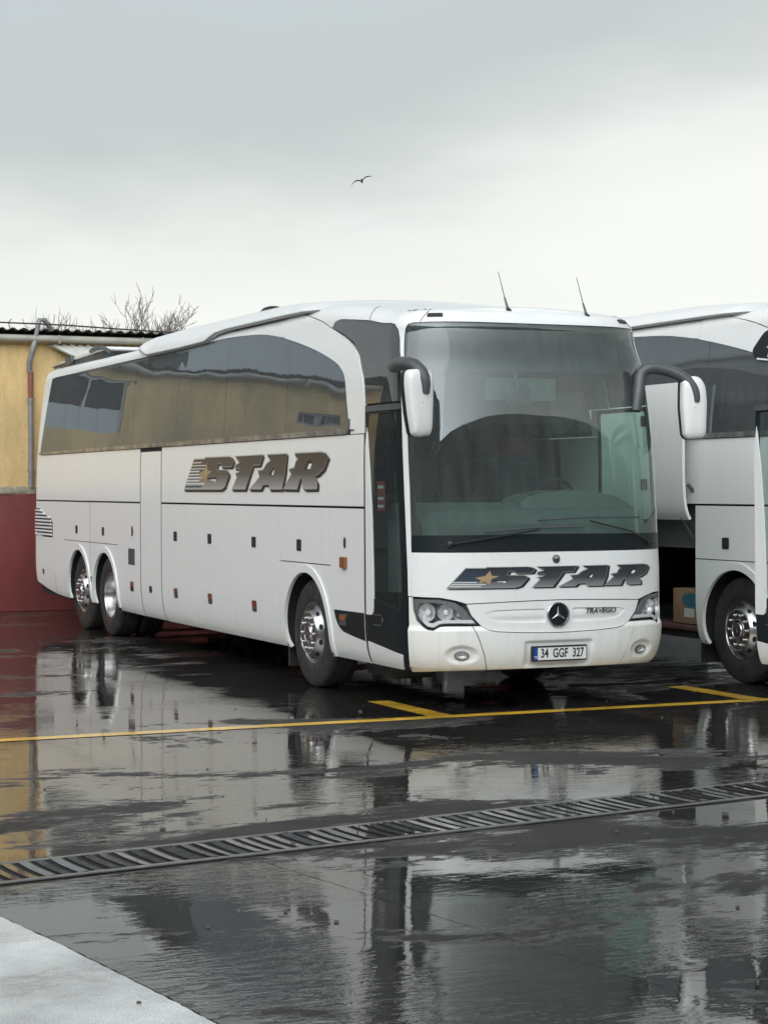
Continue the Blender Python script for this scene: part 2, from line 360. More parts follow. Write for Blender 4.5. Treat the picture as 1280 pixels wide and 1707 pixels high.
# concrete apron, bottom left
edge = [(3.0, -6.66), (4.6, -6.42), (5.6, -6.27), (6.22, -6.18), (6.88, -6.06), (7.37, -5.985), (7.93, -5.90), (8.19, -5.865), (9.4, -5.72), (11, -5.5), (14, -5.3)]
edge2 = []
rnd = random.Random(5)
for (a, b2) in zip(edge, edge[1:]):
    for k in range(10):
        s = k / 10; edge2.append((a[0] + (b2[0] - a[0]) * s, a[1] + (b2[1] - a[1]) * s + rnd.uniform(-.004, .004)))
edge2.append(edge[-1])
m = MB(); m.prism(edge2 + [(14, -16), (3, -16)], -.05, .016)
tag(m.build('pavement', SLAB), kind='structure')
m = MB(); vv = []; ff = []
for i, (x, y) in enumerate(edge2):
    vv += [(x, y + .022 + rnd.uniform(0, .012), .0035), (x, y - .001, .0035)]
    if i: ff.append((2 * i - 2, 2 * i - 1, 2 * i + 1, 2 * i))
m.add(vv, ff); tag(m.build('kerb_joint', mat('kerb_gap', (.012, .012, .012), .7)), kind='structure')
rnd = random.Random(21); m = MB()
for k in range(170):
    x, y = rnd.uniform(-1.5, 9), rnd.uniform(-8, 6); r_ = rnd.uniform(.004, .012) * (1.6 if k % 9 == 0 else 1); a0 = rnd.uniform(0, 6.28)
    if y < -5.8 and x > 5: z0 = .017
    else: z0 = .004
    pts = [(x + r_ * rnd.uniform(.6, 1.3) * math.cos(a0 + j * 1.05), y + r_ * rnd.uniform(.6, 1.3) * math.sin(a0 + j * 1.05)) for j in range(6)]; m.prism(pts, z0 - .002, z0 + r_ * rnd.uniform(.3, .9))
tag(m.build('grit', mat('grit_stone', (.16, .15, .13), .6, var=.8, var_scale=3)), 'scattered grit and bits of litter on the wet ground', 'grit', kind='stuff')
# ------------------------------------------------------------------ drain
DIRN = Vector((-.78, 5.09, 0)).normalized(); DN = Vector((DIRN.y, -DIRN.x, 0))
D0 = Vector((5.26, -6.42, 0))
root = tag(empty('drain_channel', D0), 'long iron drain grate with slanted slots set across the wet asphalt', 'drain')
IRON = mat('wet_cast_iron', (.022, .0215, .02), .5, metal=.1, coat=.85, coat_r=.05, var=.6, var_scale=9, bump=.004, bump_scale=11)
IRON2 = mat('wet_channel_concrete', (.12, .12, .115), .4, coat=.8, coat_r=.08, var=.4, var_scale=6, bump=.003, bump_scale=22)
MD = Matrix(((DIRN.x, DN.x, 0, 0), (DIRN.y, DN.y, 0, 0), (0, 0, 1, 0), (0, 0, 0, 1)))
LD = 17.5
m = MB(); m.box(-4, LD, -.21, .21, .002, .004, M=MD); m.build('gully', DARK, root)
m = MB(); m.box(-4, LD, -.25, -.205, .002, .012, bev=.004, M=MD); m.box(-4, LD, .205, .25, .002, .012, bev=.004, M=MD)
m.build('frame', IRON2, root)
m = MB(); s = -4.0; k = 0; rnd = random.Random(3)
while s < LD:
    w = .048 + rnd.uniform(-.003, .003)
    sec = k % 12
    lift = .012 + rnd.uniform(-.0015, .0025)
    pts = []
    for j in range(5):
        q = -.205 + .41 * j / 4; pts.append((s - .009 * math.sin(math.pi * (j / 4)) - .012 * (j / 4), q))
    poly = [(x, y) for x, y in pts] + [(x + w * (1.6 if sec == 0 else 1), y) for x, y in reversed(pts)]
    tilt = rnd.gauss(0, .06)
    n = len(poly); v = [MD @ Vector((x, y, z + tilt * (x - s))) for z in (.004, lift) for x, y in poly]
    f = [tuple(range(n, 2 * n))] + [(i, (i + 1) % n, n + (i + 1) % n, n + i) for i in range(n)]
    # split long top into quads
    f = [(n + i, n + i + 1, n + (2 * 5 - 2 - i), n + (2 * 5 - 1 - i)) for i in range(4)] + f[1:]
    m.add(v, f); s += .088 + (.03 if sec == 0 else 0); k += 1
m.build('grating', IRON, root)
# ------------------------------------------------------------------ far yellow building behind the coaches
def plaster(name, base, dirt):
    m = mat(name, base, .85); t = m.node_tree; b = t.nodes['Principled BSDF']; g = t.nodes.new('ShaderNodeNewGeometry')
    mp = t.nodes.new('ShaderNodeMapping'); mp.inputs['Scale'].default_value = (1, 1, .35); t.links.new(g.outputs['Position'], mp.inputs[0])
    n = t.nodes.new('ShaderNodeTexNoise'); n.inputs['Scale'].default_value = 1.6; n.inputs['Detail'].default_value = 10; n.inputs['Roughness'].default_value = .68; t.links.new(mp.outputs[0], n.inputs[0])
    r = t.nodes.new('ShaderNodeValToRGB'); r.color_ramp.elements[0].position = .32; r.color_ramp.elements[0].color = (*dirt, 1); r.color_ramp.elements[1].position = .6; r.color_ramp.elements[1].color = (*base, 1)
    t.links.new(n.outputs[0], r.inputs[0])
    n2 = t.nodes.new('ShaderNodeTexNoise'); n2.inputs['Scale'].default_value = 26; n2.inputs['Detail'].default_value = 6; t.links.new(g.outputs['Position'], n2.inputs[0])
    m2 = t.nodes.new('ShaderNodeMixRGB'); m2.blend_type = 'MULTIPLY'; m2.inputs[0].default_value = .14; t.links.new(r.outputs[0], m2.inputs[1]); t.links.new(n2.outputs[0], m2.inputs[2]); t.links.new(m2.outputs[0], b.inputs['Base Color'])
    bp = t.nodes.new('ShaderNodeBump'); bp.inputs['Distance'].default_value = .012; t.links.new(n2.outputs[0], bp.inputs['Height']); t.links.new(bp.outputs[0], b.inputs['Normal'])
    return m
YWALL = plaster('yellow_plaster', (.82, .57, .26), (.50, .37, .20))
RWALL = plaster('dark_red_paint', (.19, .036, .034), (.11, .030, .028)); RWALL.node_tree.nodes['Principled BSDF'].inputs['Roughness'].default_value = .5; next(n for n in RWALL.node_tree.nodes if n.type == 'BUMP').inputs['Distance'].default_value = .003
LEDGE = mat('crumbling_render', (.34, .30, .24), .9, var=.6, var_scale=5, bump=.02, bump_scale=14)
CORR = mat('dark_corrugated_sheet', (.10, .102, .10), .7, var=.5, var_scale=3)
CORW = mat('pale_corrugated_sheet', (.50, .50, .46), .6, var=.2, var_scale=2)
GUT = mat('cream_gutter', (.40, .39, .335), .5, var=.25, var_scale=3)
PIPE = mat('galvanised_pipe', (.27, .275, .28), .5, metal=.3, var=.3, var_scale=5)
PIPER = mat('rusty_pipe', (.26, .10, .07), .6, var=.3, var_scale=6)
WHITEF = mat('white_window_frame', (.46, .48, .48), .5)
WINDK = mat('dark_window_pane', (.02, .025, .03), .08)
XW = -15.5
bld = tag(empty('warehouse_building', (XW, 0, 0)), 'low yellow building with dark red base and corrugated roof behind the coaches', 'building')
def B(m, name, mt, par=bld):
    o = m.build(name, mt, par); 
    o.location = Vector((0, 0, 0)) - (Vector((XW, 0, 0)) if par is bld else Vector((0, 0, 0)))
    return o
wins = [(-3.0, -1.62, 2.95, 4.0), (-6.7, -6.0, 3.35, 3.65)]
def wall_with_holes(y0, y1, z0, z1, x, th, holes):
    pl = [[Vector((y0, z0, 0)), Vector((y1, z0, 0)), Vector((y1, z1, 0)), Vector((y0, z1, 0))]] + [[Vector((a, c, 0)), Vector((a, d, 0)), Vector((b_, d, 0)), Vector((b_, c, 0))] for a, b_, c, d in holes]
    tr = tessellate_polygon(pl); P_ = [q for l in pl for q in l]; n = len(P_)
    v = [(x, q.x, q.y) for q in P_] + [(x - th, q.x, q.y) for q in P_]
    f = [tuple(t) for t in tr] + [tuple(i + n for i in t) for t in tr]; o = 0
    for l in pl:
        for i in range(len(l)): f.append((o + i, o + (i + 1) % len(l), n + o + (i + 1) % len(l), n + o + i))
        o += len(l)
    return v, f
m = MB(); m.add(*wall_with_holes(-7.4, 8.2, 1.93, 4.3, XW, .25, wins)); B(m, 'wall', YWALL)
m = MB(); m.box(XW - .28, XW - .26, -7.4, 8.2, 0, 4.2); m.box(XW - 8, XW - .25, 7.9, 8.2, 0, 4.3); m.box(XW - 8, XW - .25, -7.4, -7.1, 0, 4.3); m.box(XW - 8.2, XW - 8, -7.4, 8.2, 0, 4.2); B(m, 'rear_wall', YWALL)
m = MB(); m.box(XW - .25, XW + .03, -7.4, 8.2, 0, 1.84, bev=.01); B(m, 'plinth', RWALL)
# uneven crumbling ledge between the two colours
m = MB(); v = []; f = []; ys = [-7.4 + 15.6 * i / 300 for i in range(301)]
for i, y in enumerate(ys):
    o_ = .045 + .03 * noise.noise(Vector((y * 2.3, 0, 0))); zt = 1.945 + .03 * noise.noise(Vector((y * 3.1, 4, 0))) + .02 * noise.noise(Vector((y * 11, 4, 0))); zb = 1.835 + .012 * noise.noise(Vector((y * 4, 9, 0)))
    v += [(XW + .002, y, zt), (XW + o_ * .6, y, zt - .03), (XW + o_, y, zb + .03), (XW + o_ * .9, y, zb), (XW + .002, y, zb)]
    if i:
        for k in range(4): a = 5 * (i - 1) + k; f.append((a, a + 1, a + 6, a + 5))
m.add(v, f); B(m, 'ledge', LEDGE)
for (a, b_, c, d) in wins:
    m = MB(); m.box(XW - .14, XW - .13, a, b_, c, d); w = B(m, 'window', WINDK)
    m = MB(); t_ = .05
    m.box(XW - .12, XW - .04, a, b_, c, c + t_); m.box(XW - .12, XW - .04, a, b_, d - t_, d)
    big = (b_ - a) > 1
    ps = [a, b_ - t_] + ([a + (b_ - a) * .48] if big else [a + (b_ - a) * k / 5 for k in range(1, 5)])
    for y in ps: m.box(XW - .118, XW - .042, y, y + (t_ if big else .02), c + t_, d - t_)
    if big and c > 2.5: m.box(XW - .117, XW - .05, a + t_, b_ - t_, c + t_, c + .42)
    m.build('window_frame', WHITEF if big else PIPE, w)
    w.children[0].location = (0, 0, 0)
def corrugated(x0, x1, y0, y1, z0, z1, pitch=.17, amp=.020, th=.010, taper=None):
    """sheet running from (x0,z0) to (x1,z1); waves along y"""
    n = int((y1 - y0) / pitch * 8); v = []; f = []
    for i in range(n + 1):
        y = y0 + (y1 - y0) * i / n; w = amp * math.cos(2 * math.pi * (y - y0) / pitch)
        jx = taper(y) if taper else 0
        v += [(x0, y, z0 + w), (x1 + jx, y, z1 + w), (x1 + jx, y, z1 + w - th), (x0, y, z0 + w - th)]
        if i:
            a = 4 * (i - 1)
            for k in range(4): f.append((a + k, a + (k + 1) % 4, a + 4 + (k + 1) % 4, a + 4 + k))
    return v, f
rf = MB(); rf.add(*corrugated(XW - 8.3, XW + .22, -7.4, 8.2, 4.30, 4.40, taper=lambda y: .03 * noise.noise(Vector((y * .8, 1, 0))))); RF = B(rf, 'roof', CORR)
m = MB(); m.box(XW - 8.2, XW + .0, -7.4, 8.2, 4.29, 4.36); B(m, 'roof_deck', DARK)
m = MB()
for y in [-7.3 + 1.35 * k for k in range(11)]:
    m.tube([(XW + .17, y, 4.26), (XW + .17, y + 1.34, 4.26)], .055, 10); m.box(XW + .11, XW + .235, y - .01, y + .01, 4.19, 4.32)
B(m, 'gutter', GUT)
dp = MB(); dp.tube([(XW + .17, -.93, 4.22), (XW + .2, -.98, 4.05), (XW + .1, -1.0, 3.9), (XW + .075, -1.0, 3.75)], .045, 10); dp.tube([(XW + .075, -.98, 3.75), (XW + .075, -.98, 1.95)], .042, 10)
for z in (3.3, 2.2): dp.tube([(XW + .075, -.98, z - .025), (XW + .075, -.98, z + .025)], .056, 10)
DP = B(dp, 'drainpipe', PIPE)
m = MB(); m.tube([(XW + .075, -.98, 3.74), (XW + .075, -.98, 3.32)], .0435, 10); o = m.build('rusty_section', PIPER, DP)
m = MB(); m.tube([(XW + .17, -.93, 4.2), (XW + .2, -.90, 4.42), (XW + .2, -.86, 4.55), (XW + .18, -.78, 4.55), (XW + .16, -.70, 4.47), (XW + .14, -.66, 4.40)], .038, 10); o = m.build('swan_neck', PIPE, DP)
m = MB(); m.tube([(XW + .3, -3.0, 4.50), (XW + .3, -.5, 4.47), (XW + .3, .5, 4.43), (XW + .3, 2.4, 4.37), (XW + .3, 6, 4.36)], .012, 6); B(m, 'roof_cable', BLKPL)
m = MB(); m.tube([(XW + .1, -1.55, 4.42), (XW + .1, -1.52, 4.62)], .01, 6); B(m, 'roof_wire', BLKPL); m = MB(); m.tube([(XW + .1, -1.3, 4.40), (XW + .1, -1.33, 4.5), (XW + .1, -1.28, 4.56)], .008, 6); B(m, 'roof_wire', BLKPL)
aw = MB(); v, f = corrugated(XW + .10, XW + .36, -.72, 7, 4.17, 3.93, .13, .022, .008); v = [(x, y + (.45 if i % 4 in (1, 2) and y < 3 else 0) * max(0, 1 - (y + .72) / 3), z) for i, (x, y, z) in enumerate(v)]
aw.add(v, f); B(aw, 'awning', CORW)
# raised dark roof shed, seen mirrored in the coach windows
m = MB(); m.box(XW - 3.2, XW - .4, -3.9, -1.75, 4.45, 6.4, bev=.02)
o = B(m, 'roof_shed', CORR)
# darker sheds at both ends of the yellow building
SHED = mat('shed_cladding', (.045, .05, .052), .7, var=.4, var_scale=.8)
for nm_, y0, y1, hh, lb in (('storage_shed', -34, -7.6, 4.3, 'dark clad shed left of the yellow building, mirrored in the coach door'), ('storage_shed', 8.4, 30, 3.3, 'low dark shed far behind the second coach')):
    sh = tag(empty(nm_, (XW - .5, (y0 + y1) / 2, 0)), lb, 'shed')
    m = MB(); m.box(-6, 0, y0 - (y0 + y1) / 2, y1 - (y0 + y1) / 2, 0, hh); m.build('wall', SHED, sh)
    m = MB(); v, f = corrugated(-6.3, .35, y0 - (y0 + y1) / 2 - .2, y1 - (y0 + y1) / 2 + .2, hh + .05, hh + .25, .2, .03); m.add(v, f); m.build('roof', CORR, sh)
    for k in range(3):
        yy = (y1 - y0) * (k - 1) * .28; m = MB(); m.box(0, .05, yy - 1.4, yy + 1.4, 0, 2.6); m.build('gate', PIPE, sh)
# ------------------------------------------------------------------ the yard on the camera's side (seen only mirrored in the glass)
HGM = mat('hangar_cladding', (.05, .047, .043), .7, var=.3, var_scale=.12)
HGR = mat('hangar_roof_sheet', (.13, .135, .135), .6, var=.15, var_scale=.2)
hg = tag(empty('hangar', (36, 10, 0)), 'large dark hangar with low curved roof across the yard, mirrored in the windscreen', 'hangar')
HW = 150; n = 90
def hz(y): return 12.6 + 1.8 * math.exp(-((y - 8) / 20) ** 2)
m = MB(); v = []; f = []
for i in range(n + 1):
    y = -HW + 2 * HW * i / n; z = hz(y); v += [(0, y, 0), (0, y, z), (26, y, z), (26, y, 0)]
    if i: k = 4 * (i - 1); f += [(k, k + 1, k + 5, k + 4), (k + 1, k + 2, k + 6, k + 5), (k + 2, k + 3, k + 7, k + 6)]
m.add(v, f); m.build('facade', HGM, hg)
m = MB(); v = []; f = []
for i in range(n + 1):
    y = -HW - .6 + (2 * HW + 1.2) * i / n; z = hz(y); v += [(-1.4, y, z - .5), (-1.4, y, z + .55), (26, y, z + .55), (26, y, z + .2), (-1.2, y, z - .5)]
    if i:
        k = 5 * (i - 1); f += [(k + q, k + q + 1, k + q + 6, k + q + 5) for q in range(4)] + [(k + 4, k, k + 5, k + 9)]
m.add(v, f); m.build('roof', HGR, hg)
for z in (4.2, 7.4, 10.2):
    m = MB(); m.box(-.12, 0, -HW, HW, z, z + .22); m.build('rail', HGR, hg)
m = MB(); m.box(-60, 0, -41.5, -40, 0, 14.6); m.build('side_wing', HGM, hg)
m = MB(); m.box(-60.5, 0, -40.0, -39.2, 14.4, 15.3); m.build('wing_fascia', HGR, hg)
HGG = mat('hangar_gate', (.17, .04, .035), .6, var=.2)
for y in (-30, -12, 4, 22, 40):
    m = MB(); m.box(-.25, 0, y, y + 7, 0, 4.0); m.build('gate', HGG if y in (-12, 22) else HGR, hg)
# ------------------------------------------------------------------ bare tree behind the building
BARK = mat('bare_bark', (.17, .155, .135), .9, var=.3, var_scale=8)
def bare_tree(x, y, seed, h0, spread, label):
    rnd = random.Random(seed); root = tag(empty('bare_tree', (x, y, 0)), label, 'tree')
    tr = MB(); cr_ = MB()
    tr.tube([(0, 0, 0), (.05, .02, h0 * .5), (-.04, .05, h0)], [.16, .13, .11], 10)
    def br(p, d, ln, r, dep):
        pts = [p]; q = p.copy(); dd = d.copy(); n = 4
        for i in range(n):
            dd = (dd + Vector((rnd.gauss(0, .13), rnd.gauss(0, .13), rnd.gauss(.05, .08)))).normalized(); q = q + dd * ln / n; pts.append(q.copy())
        cr_.tube(pts, [r * (1 - .5 * i / n) for i in range(n + 1)], 5 if dep < 3 else 4, cap=False)
        if dep >= 5: return
        for k in range(3 if dep < 4 else 2):
            i = rnd.randint(2, n) if k else n
            a = rnd.uniform(0, 2 * math.pi); sp = rnd.uniform(.35, .8)
            nd = (dd + Vector((math.cos(a) * sp, math.sin(a) * sp, rnd.uniform(-.05, .35)))).normalized()
            br(pts[i], nd, ln * rnd.uniform(.58, .82), max(r * .55, .006), dep + 1)
    for k in range(11):
        a = 2 * math.pi * k / 11 + rnd.uniform(-.5, .5)
        br(Vector((-.04, .05, h0 * rnd.uniform(.8, 1))), Vector((math.cos(a) * spread, math.sin(a) * spread, rnd.uniform(.75, 1.1))).normalized(), rnd.uniform(.95, 1.2), .04, 0)
    tr.build('trunk', BARK, root); cr_.build('crown', BARK, root)
    return root
bare_tree(-25.6, 3.05, 23, 3.3, 1.25, 'bare leafless tree with thin branches above the corrugated roof')
# ------------------------------------------------------------------ gull
gm = MB()
def wing(sg):
    prof = [(0, 0, .05, .22), (.12, .05, .03, .2), (.30, .13, .02, .16), (.48, .12, .015, .12), (.66, .02, .01, .03)]
    return prof
v = []; f = []
GP = Vector((-87.18, 34.67, 19.19)); span = .66
axis = (Vector((0.396, 0.918, 0)) * .93 + Vector((0, 0, .36))).normalized(); fw = Vector((.9, -.4, .25)).normalized(); upv = axis.cross(fw).normalized() * -1
if upv.z < 0: upv = -upv
for sg in (-1, 1):
    ring = []
    for (s_, hz, th, ch) in [(0, 0, .055, .2), (.10, .06, .035, .2), (.24, .135, .028, .18), (.40, .14, .024, .15), (.54, .07 if sg < 0 else .11, .018, .10), (.68, -.04 if sg < 0 else .09, .008, .02)]:
        c = axis * (sg * s_) + upv * hz - fw * (.12 * (s_ / .68) ** 2)
        ring.append([c + fw * ch / 2, c + upv * th, c - fw * ch / 2, c - upv * th * .4])
    b0 = len(v)
    for r_ in ring: v += r_
    for j in range(len(ring) - 1):
        for k in range(4): a = b0 + 4 * j + k; b_ = b0 + 4 * j + (k + 1) % 4; f.append((a, b_, b_ + 4, a + 4))
    f.append(tuple(b0 + 4 * (len(ring) - 1) + k for k in range(4)))
gm.add([q for q in v], f, 0, True)
body = [(-.30, .012), (-.24, .04), (-.14, .055), (0, .07), (.12, .062), (.19, .045), (.23, .043), (.27, .03), (.31, .008)]
Mq = Matrix((axis, upv, fw)).transposed().to_4x4()
gm.lathe([(r, h) for h, r in body], 12, M=Mq)
GULL = mat('gull_feathers', (.10, .10, .105), .8, var=.2, var_scale=4)
o = gm.build('seagull', GULL, loc=GP); tag(o, 'small dark gull gliding with bent wings high in the grey sky', 'bird')
# ------------------------------------------------------------------ panels laid on the coach surface
_TL = sorted(set([round(-3 + .1 * i, 3) for i in range(14)] + [round(-1.6 + .12 * i, 3) for i in range(9)] + [round(-.6 + .055 * i, 3) for i in range(10)] + [round(-.05 + .1 * i, 3) for i in range(11)]))
_TL = [t for t in _TL if t < T0]
_TLALL = sorted(_TL + [2 * T0 - t for t in _TL] + [T0] + [-13.7 - .06 * i for i in range(16)] + [-13.0, -13.35] + [2 * T0 + 13.7 + .06 * i for i in range(16)] + [2 * T0 + 13, 2 * T0 + 13.35] + [-2, -4, -6, -8, -10, -12] + [2 * T0 + k for k in (2, 4, 6, 8, 10, 12)] + [-2.6, -3.0, 2 * T0 + 2.6, 2 * T0 + 3])
_VL = [.36, .39, .42, .46, .5, .56, .62, .7, .8, .95, 1.2, 1.4, 1.7, 2.0, 2.2, 2.42, 2.6, 2.75, 2.9, 3.0, 3.1, 3.2, 3.3, 3.4, 3.47, 3.53, 3.57, 3.61, 3.65, 3.69, 3.73, 3.77, 3.81]
def mir(pts): return [(2 * T0 - t, v) for t, v in pts]
def patch(name, outer, mt, parent, holes=(), off=0., th=.012, clip=None, mirror=False, extra=(), steps=None, zonly=False):
    if mirror: outer = mir(outer); holes = [mir(h_) for h_ in holes]; clip = (2 * T0 - clip[1], 2 * T0 - clip[0]) if clip else None
    pl = [[Vector((t, v, 0)) for t, v in l] for l in [outer] + list(holes)]
    tr = tessellate_polygon(pl); allp = [q for l in pl for q in l]
    bm = bmesh.new(); vs = [bm.verts.new(q) for q in allp]
    for t in tr:
        try: bm.faces.new([vs[i] for i in t])
        except ValueError: pass
    bmesh.ops.remove_doubles(bm, verts=bm.verts, dist=1e-5)
    if clip:
        for x, s_ in ((clip[0], -1), (clip[1], 1)):
            bmesh.ops.bisect_plane(bm, geom=bm.verts[:] + bm.edges[:] + bm.faces[:], plane_co=(x, 0, 0), plane_no=(s_, 0, 0), clear_outer=True)
    ts = [q.co.x for q in bm.verts]; vv = [q.co.y for q in bm.verts]
    t0_, t1_, v0_, v1_ = min(ts), max(ts), min(vv), max(vv)
    tl = [t for t in _TLALL if t0_ + 1e-4 < t < t1_ - 1e-4]; vl = [v for v in _VL if v0_ + 1e-4 < v < v1_ - 1e-4]
    tl += [t for t, v in extra if t is not None and t0_ < t < t1_]; vl += [v for t, v in extra if v is not None and v0_ < v < v1_]
    if steps:
        tl += [t0_ + steps * k for k in range(1, int((t1_ - t0_) / steps) + 1)]; vl += [v0_ + steps * k for k in range(1, int((v1_ - v0_) / steps) + 1)]
    for x in tl: bmesh.ops.bisect_plane(bm, geom=bm.verts[:] + bm.edges[:] + bm.faces[:], dist=1e-5, plane_co=(x, 0, 0), plane_no=(1, 0, 0))
    for y in vl: bmesh.ops.bisect_plane(bm, geom=bm.verts[:] + bm.edges[:] + bm.faces[:], dist=1e-5, plane_co=(0, y, 0), plane_no=(0, 1, 0))
    bm.verts.index_update()
    F = off if callable(off) else (lambda t, v: off)
    n = len(bm.verts); vo = []; vi = []; nn = []
    for q in bm.verts:
        t, v = q.co.x, q.co.y; b0 = base(t, v); n0 = nrm(t, v); o_ = F(t, v)
        vo.append([b0[i] + n0[i] * o_ for i in range(3)]); vi.append([b0[i] + n0[i] * (o_ - th) for i in range(3)])
        if callable(off):
            e = 4e-3
            Q = []
            for a, b_ in ((t + e, v), (t - e, v), (t, v + e), (t, v - e)):
                bb = base(a, b_); oo = F(a, b_) - o_
                Q.append([bb[i] + n0[i] * oo for i in range(3)])
            u_ = Vector([Q[0][i] - Q[1][i] for i in range(3)]); w_ = Vector([Q[2][i] - Q[3][i] for i in range(3)]); nn.append(u_.cross(w_).normalized())
        else: nn.append(Vector(n0))
    faces = []; ln = []
    for fc in bm.faces:
        idx = [q.index for q in fc.verts]
        g_ = Vector((0, 0, 0)); o0 = Vector(vo[idx[0]])
        for q0, q1 in zip(idx[1:], idx[2:]): g_ += (Vector(vo[q0]) - o0).cross(Vector(vo[q1]) - o0)
        if g_.dot(nn[idx[0]]) < 0: idx.reverse()
        faces.append(idx); ln += [nn[i] for i in idx]
    k = len(faces)
    for i in range(k): idx = [j + n for j in reversed(faces[i])]; faces.append(idx); ln += [-nn[j - n] for j in idx]
    for e in bm.edges:
        if len(e.link_faces) == 1:
            a, b_ = e.verts[0].index, e.verts[1].index
            fidx = faces[0]
            q = [a, b_, b_ + n, a + n]; pa, pb, pc = Vector(vo[a]), Vector(vo[b_]), Vector(vi[b_]); g_ = (pb - pa).cross(pc - pa).normalized()
            cen = e.link_faces[0].calc_center_median(); c3 = Vector(base(cen.x, cen.y))
            if g_.dot((pa + pb) / 2 - c3) < 0: q.reverse(); g_ = -g_
            faces.append(q); ln += [g_] * 4
    bm.free()
    me = bpy.data.meshes.new(name); me.from_pydata(vo + vi, [], faces); me.polygons.foreach_set('use_smooth', [True] * len(faces)); me.update()
    if len(me.loops) == len(ln): me.normals_split_custom_set([tuple(x) if x.length > .1 else (0, 0, 1) for x in ln])
    return link(name, me, mt, parent)
def rnd_poly(pts, r, n=4):
    """round the corners of a polygon"""
    o = []; k = len(pts)
    for i in range(k):
        a, b_, c = Vector(pts[i - 1]), Vector(pts[i]), Vector(pts[(i + 1) % k]); rr = min(r, (a - b_).length * .45, (c - b_).length * .45)
        p0 = b_ + (a - b_).normalized() * rr; p1 = b_ + (c - b_).normalized() * rr
        for j in range(n + 1): s = j / n; q = p0 * (1 - s) ** 2 + b_ * 2 * s * (1 - s) + p1 * s * s; o.append((q.x, q.y))
    return o
def rect(t0, t1, v0, v1, r=0, n=4): p = [(t0, v0), (t1, v0), (t1, v1), (t0, v1)]; return rnd_poly(p, r, n) if r else p
def smooth_line(pts, n=4):
    """open catmull-rom"""
    o = []; k = len(pts)
    for i in range(k - 1):
        p0, p1, p2, p3 = (Vector(pts[max(i - 1, 0)]), Vector(pts[i]), Vector(pts[i + 1]), Vector(pts[min(i + 2, k - 1)]))
        for j in range(n):
            s = j / n; q = .5 * ((2 * p1) + (p2 - p0) * s + (2 * p0 - 5 * p1 + 4 * p2 - p3) * s * s + (3 * p1 - p0 - 3 * p2 + p3) * s ** 3); o.append((q.x, q.y))
    o.append(tuple(pts[-1])); return o
def circ(c, r, a0=0, a1=360, n=32, ry=None): return [(c[0] + r * math.cos(R(a0 + (a1 - a0) * i / n)), c[1] + (ry or r) * math.sin(R(a0 + (a1 - a0) * i / n))) for i in range(n + (0 if abs(a1 - a0) >= 360 else 1))]
def on_surface(t, v, off=0, upz=True):
    b0 = Vector(P(t, v, off)); n_ = Vector(nrm(t, v)); up = Vector((0, 0, 1)); x_ = up.cross(n_).normalized(); y_ = n_.cross(x_)
    return Matrix(((x_.x, y_.x, n_.x, b0.x), (x_.y, y_.y, n_.y, b0.y), (x_.z, y_.z, n_.z, b0.z), (0, 0, 0, 1)))
WX = {'front': -2.74, 'drive': -10.03, 'tag': -11.37}
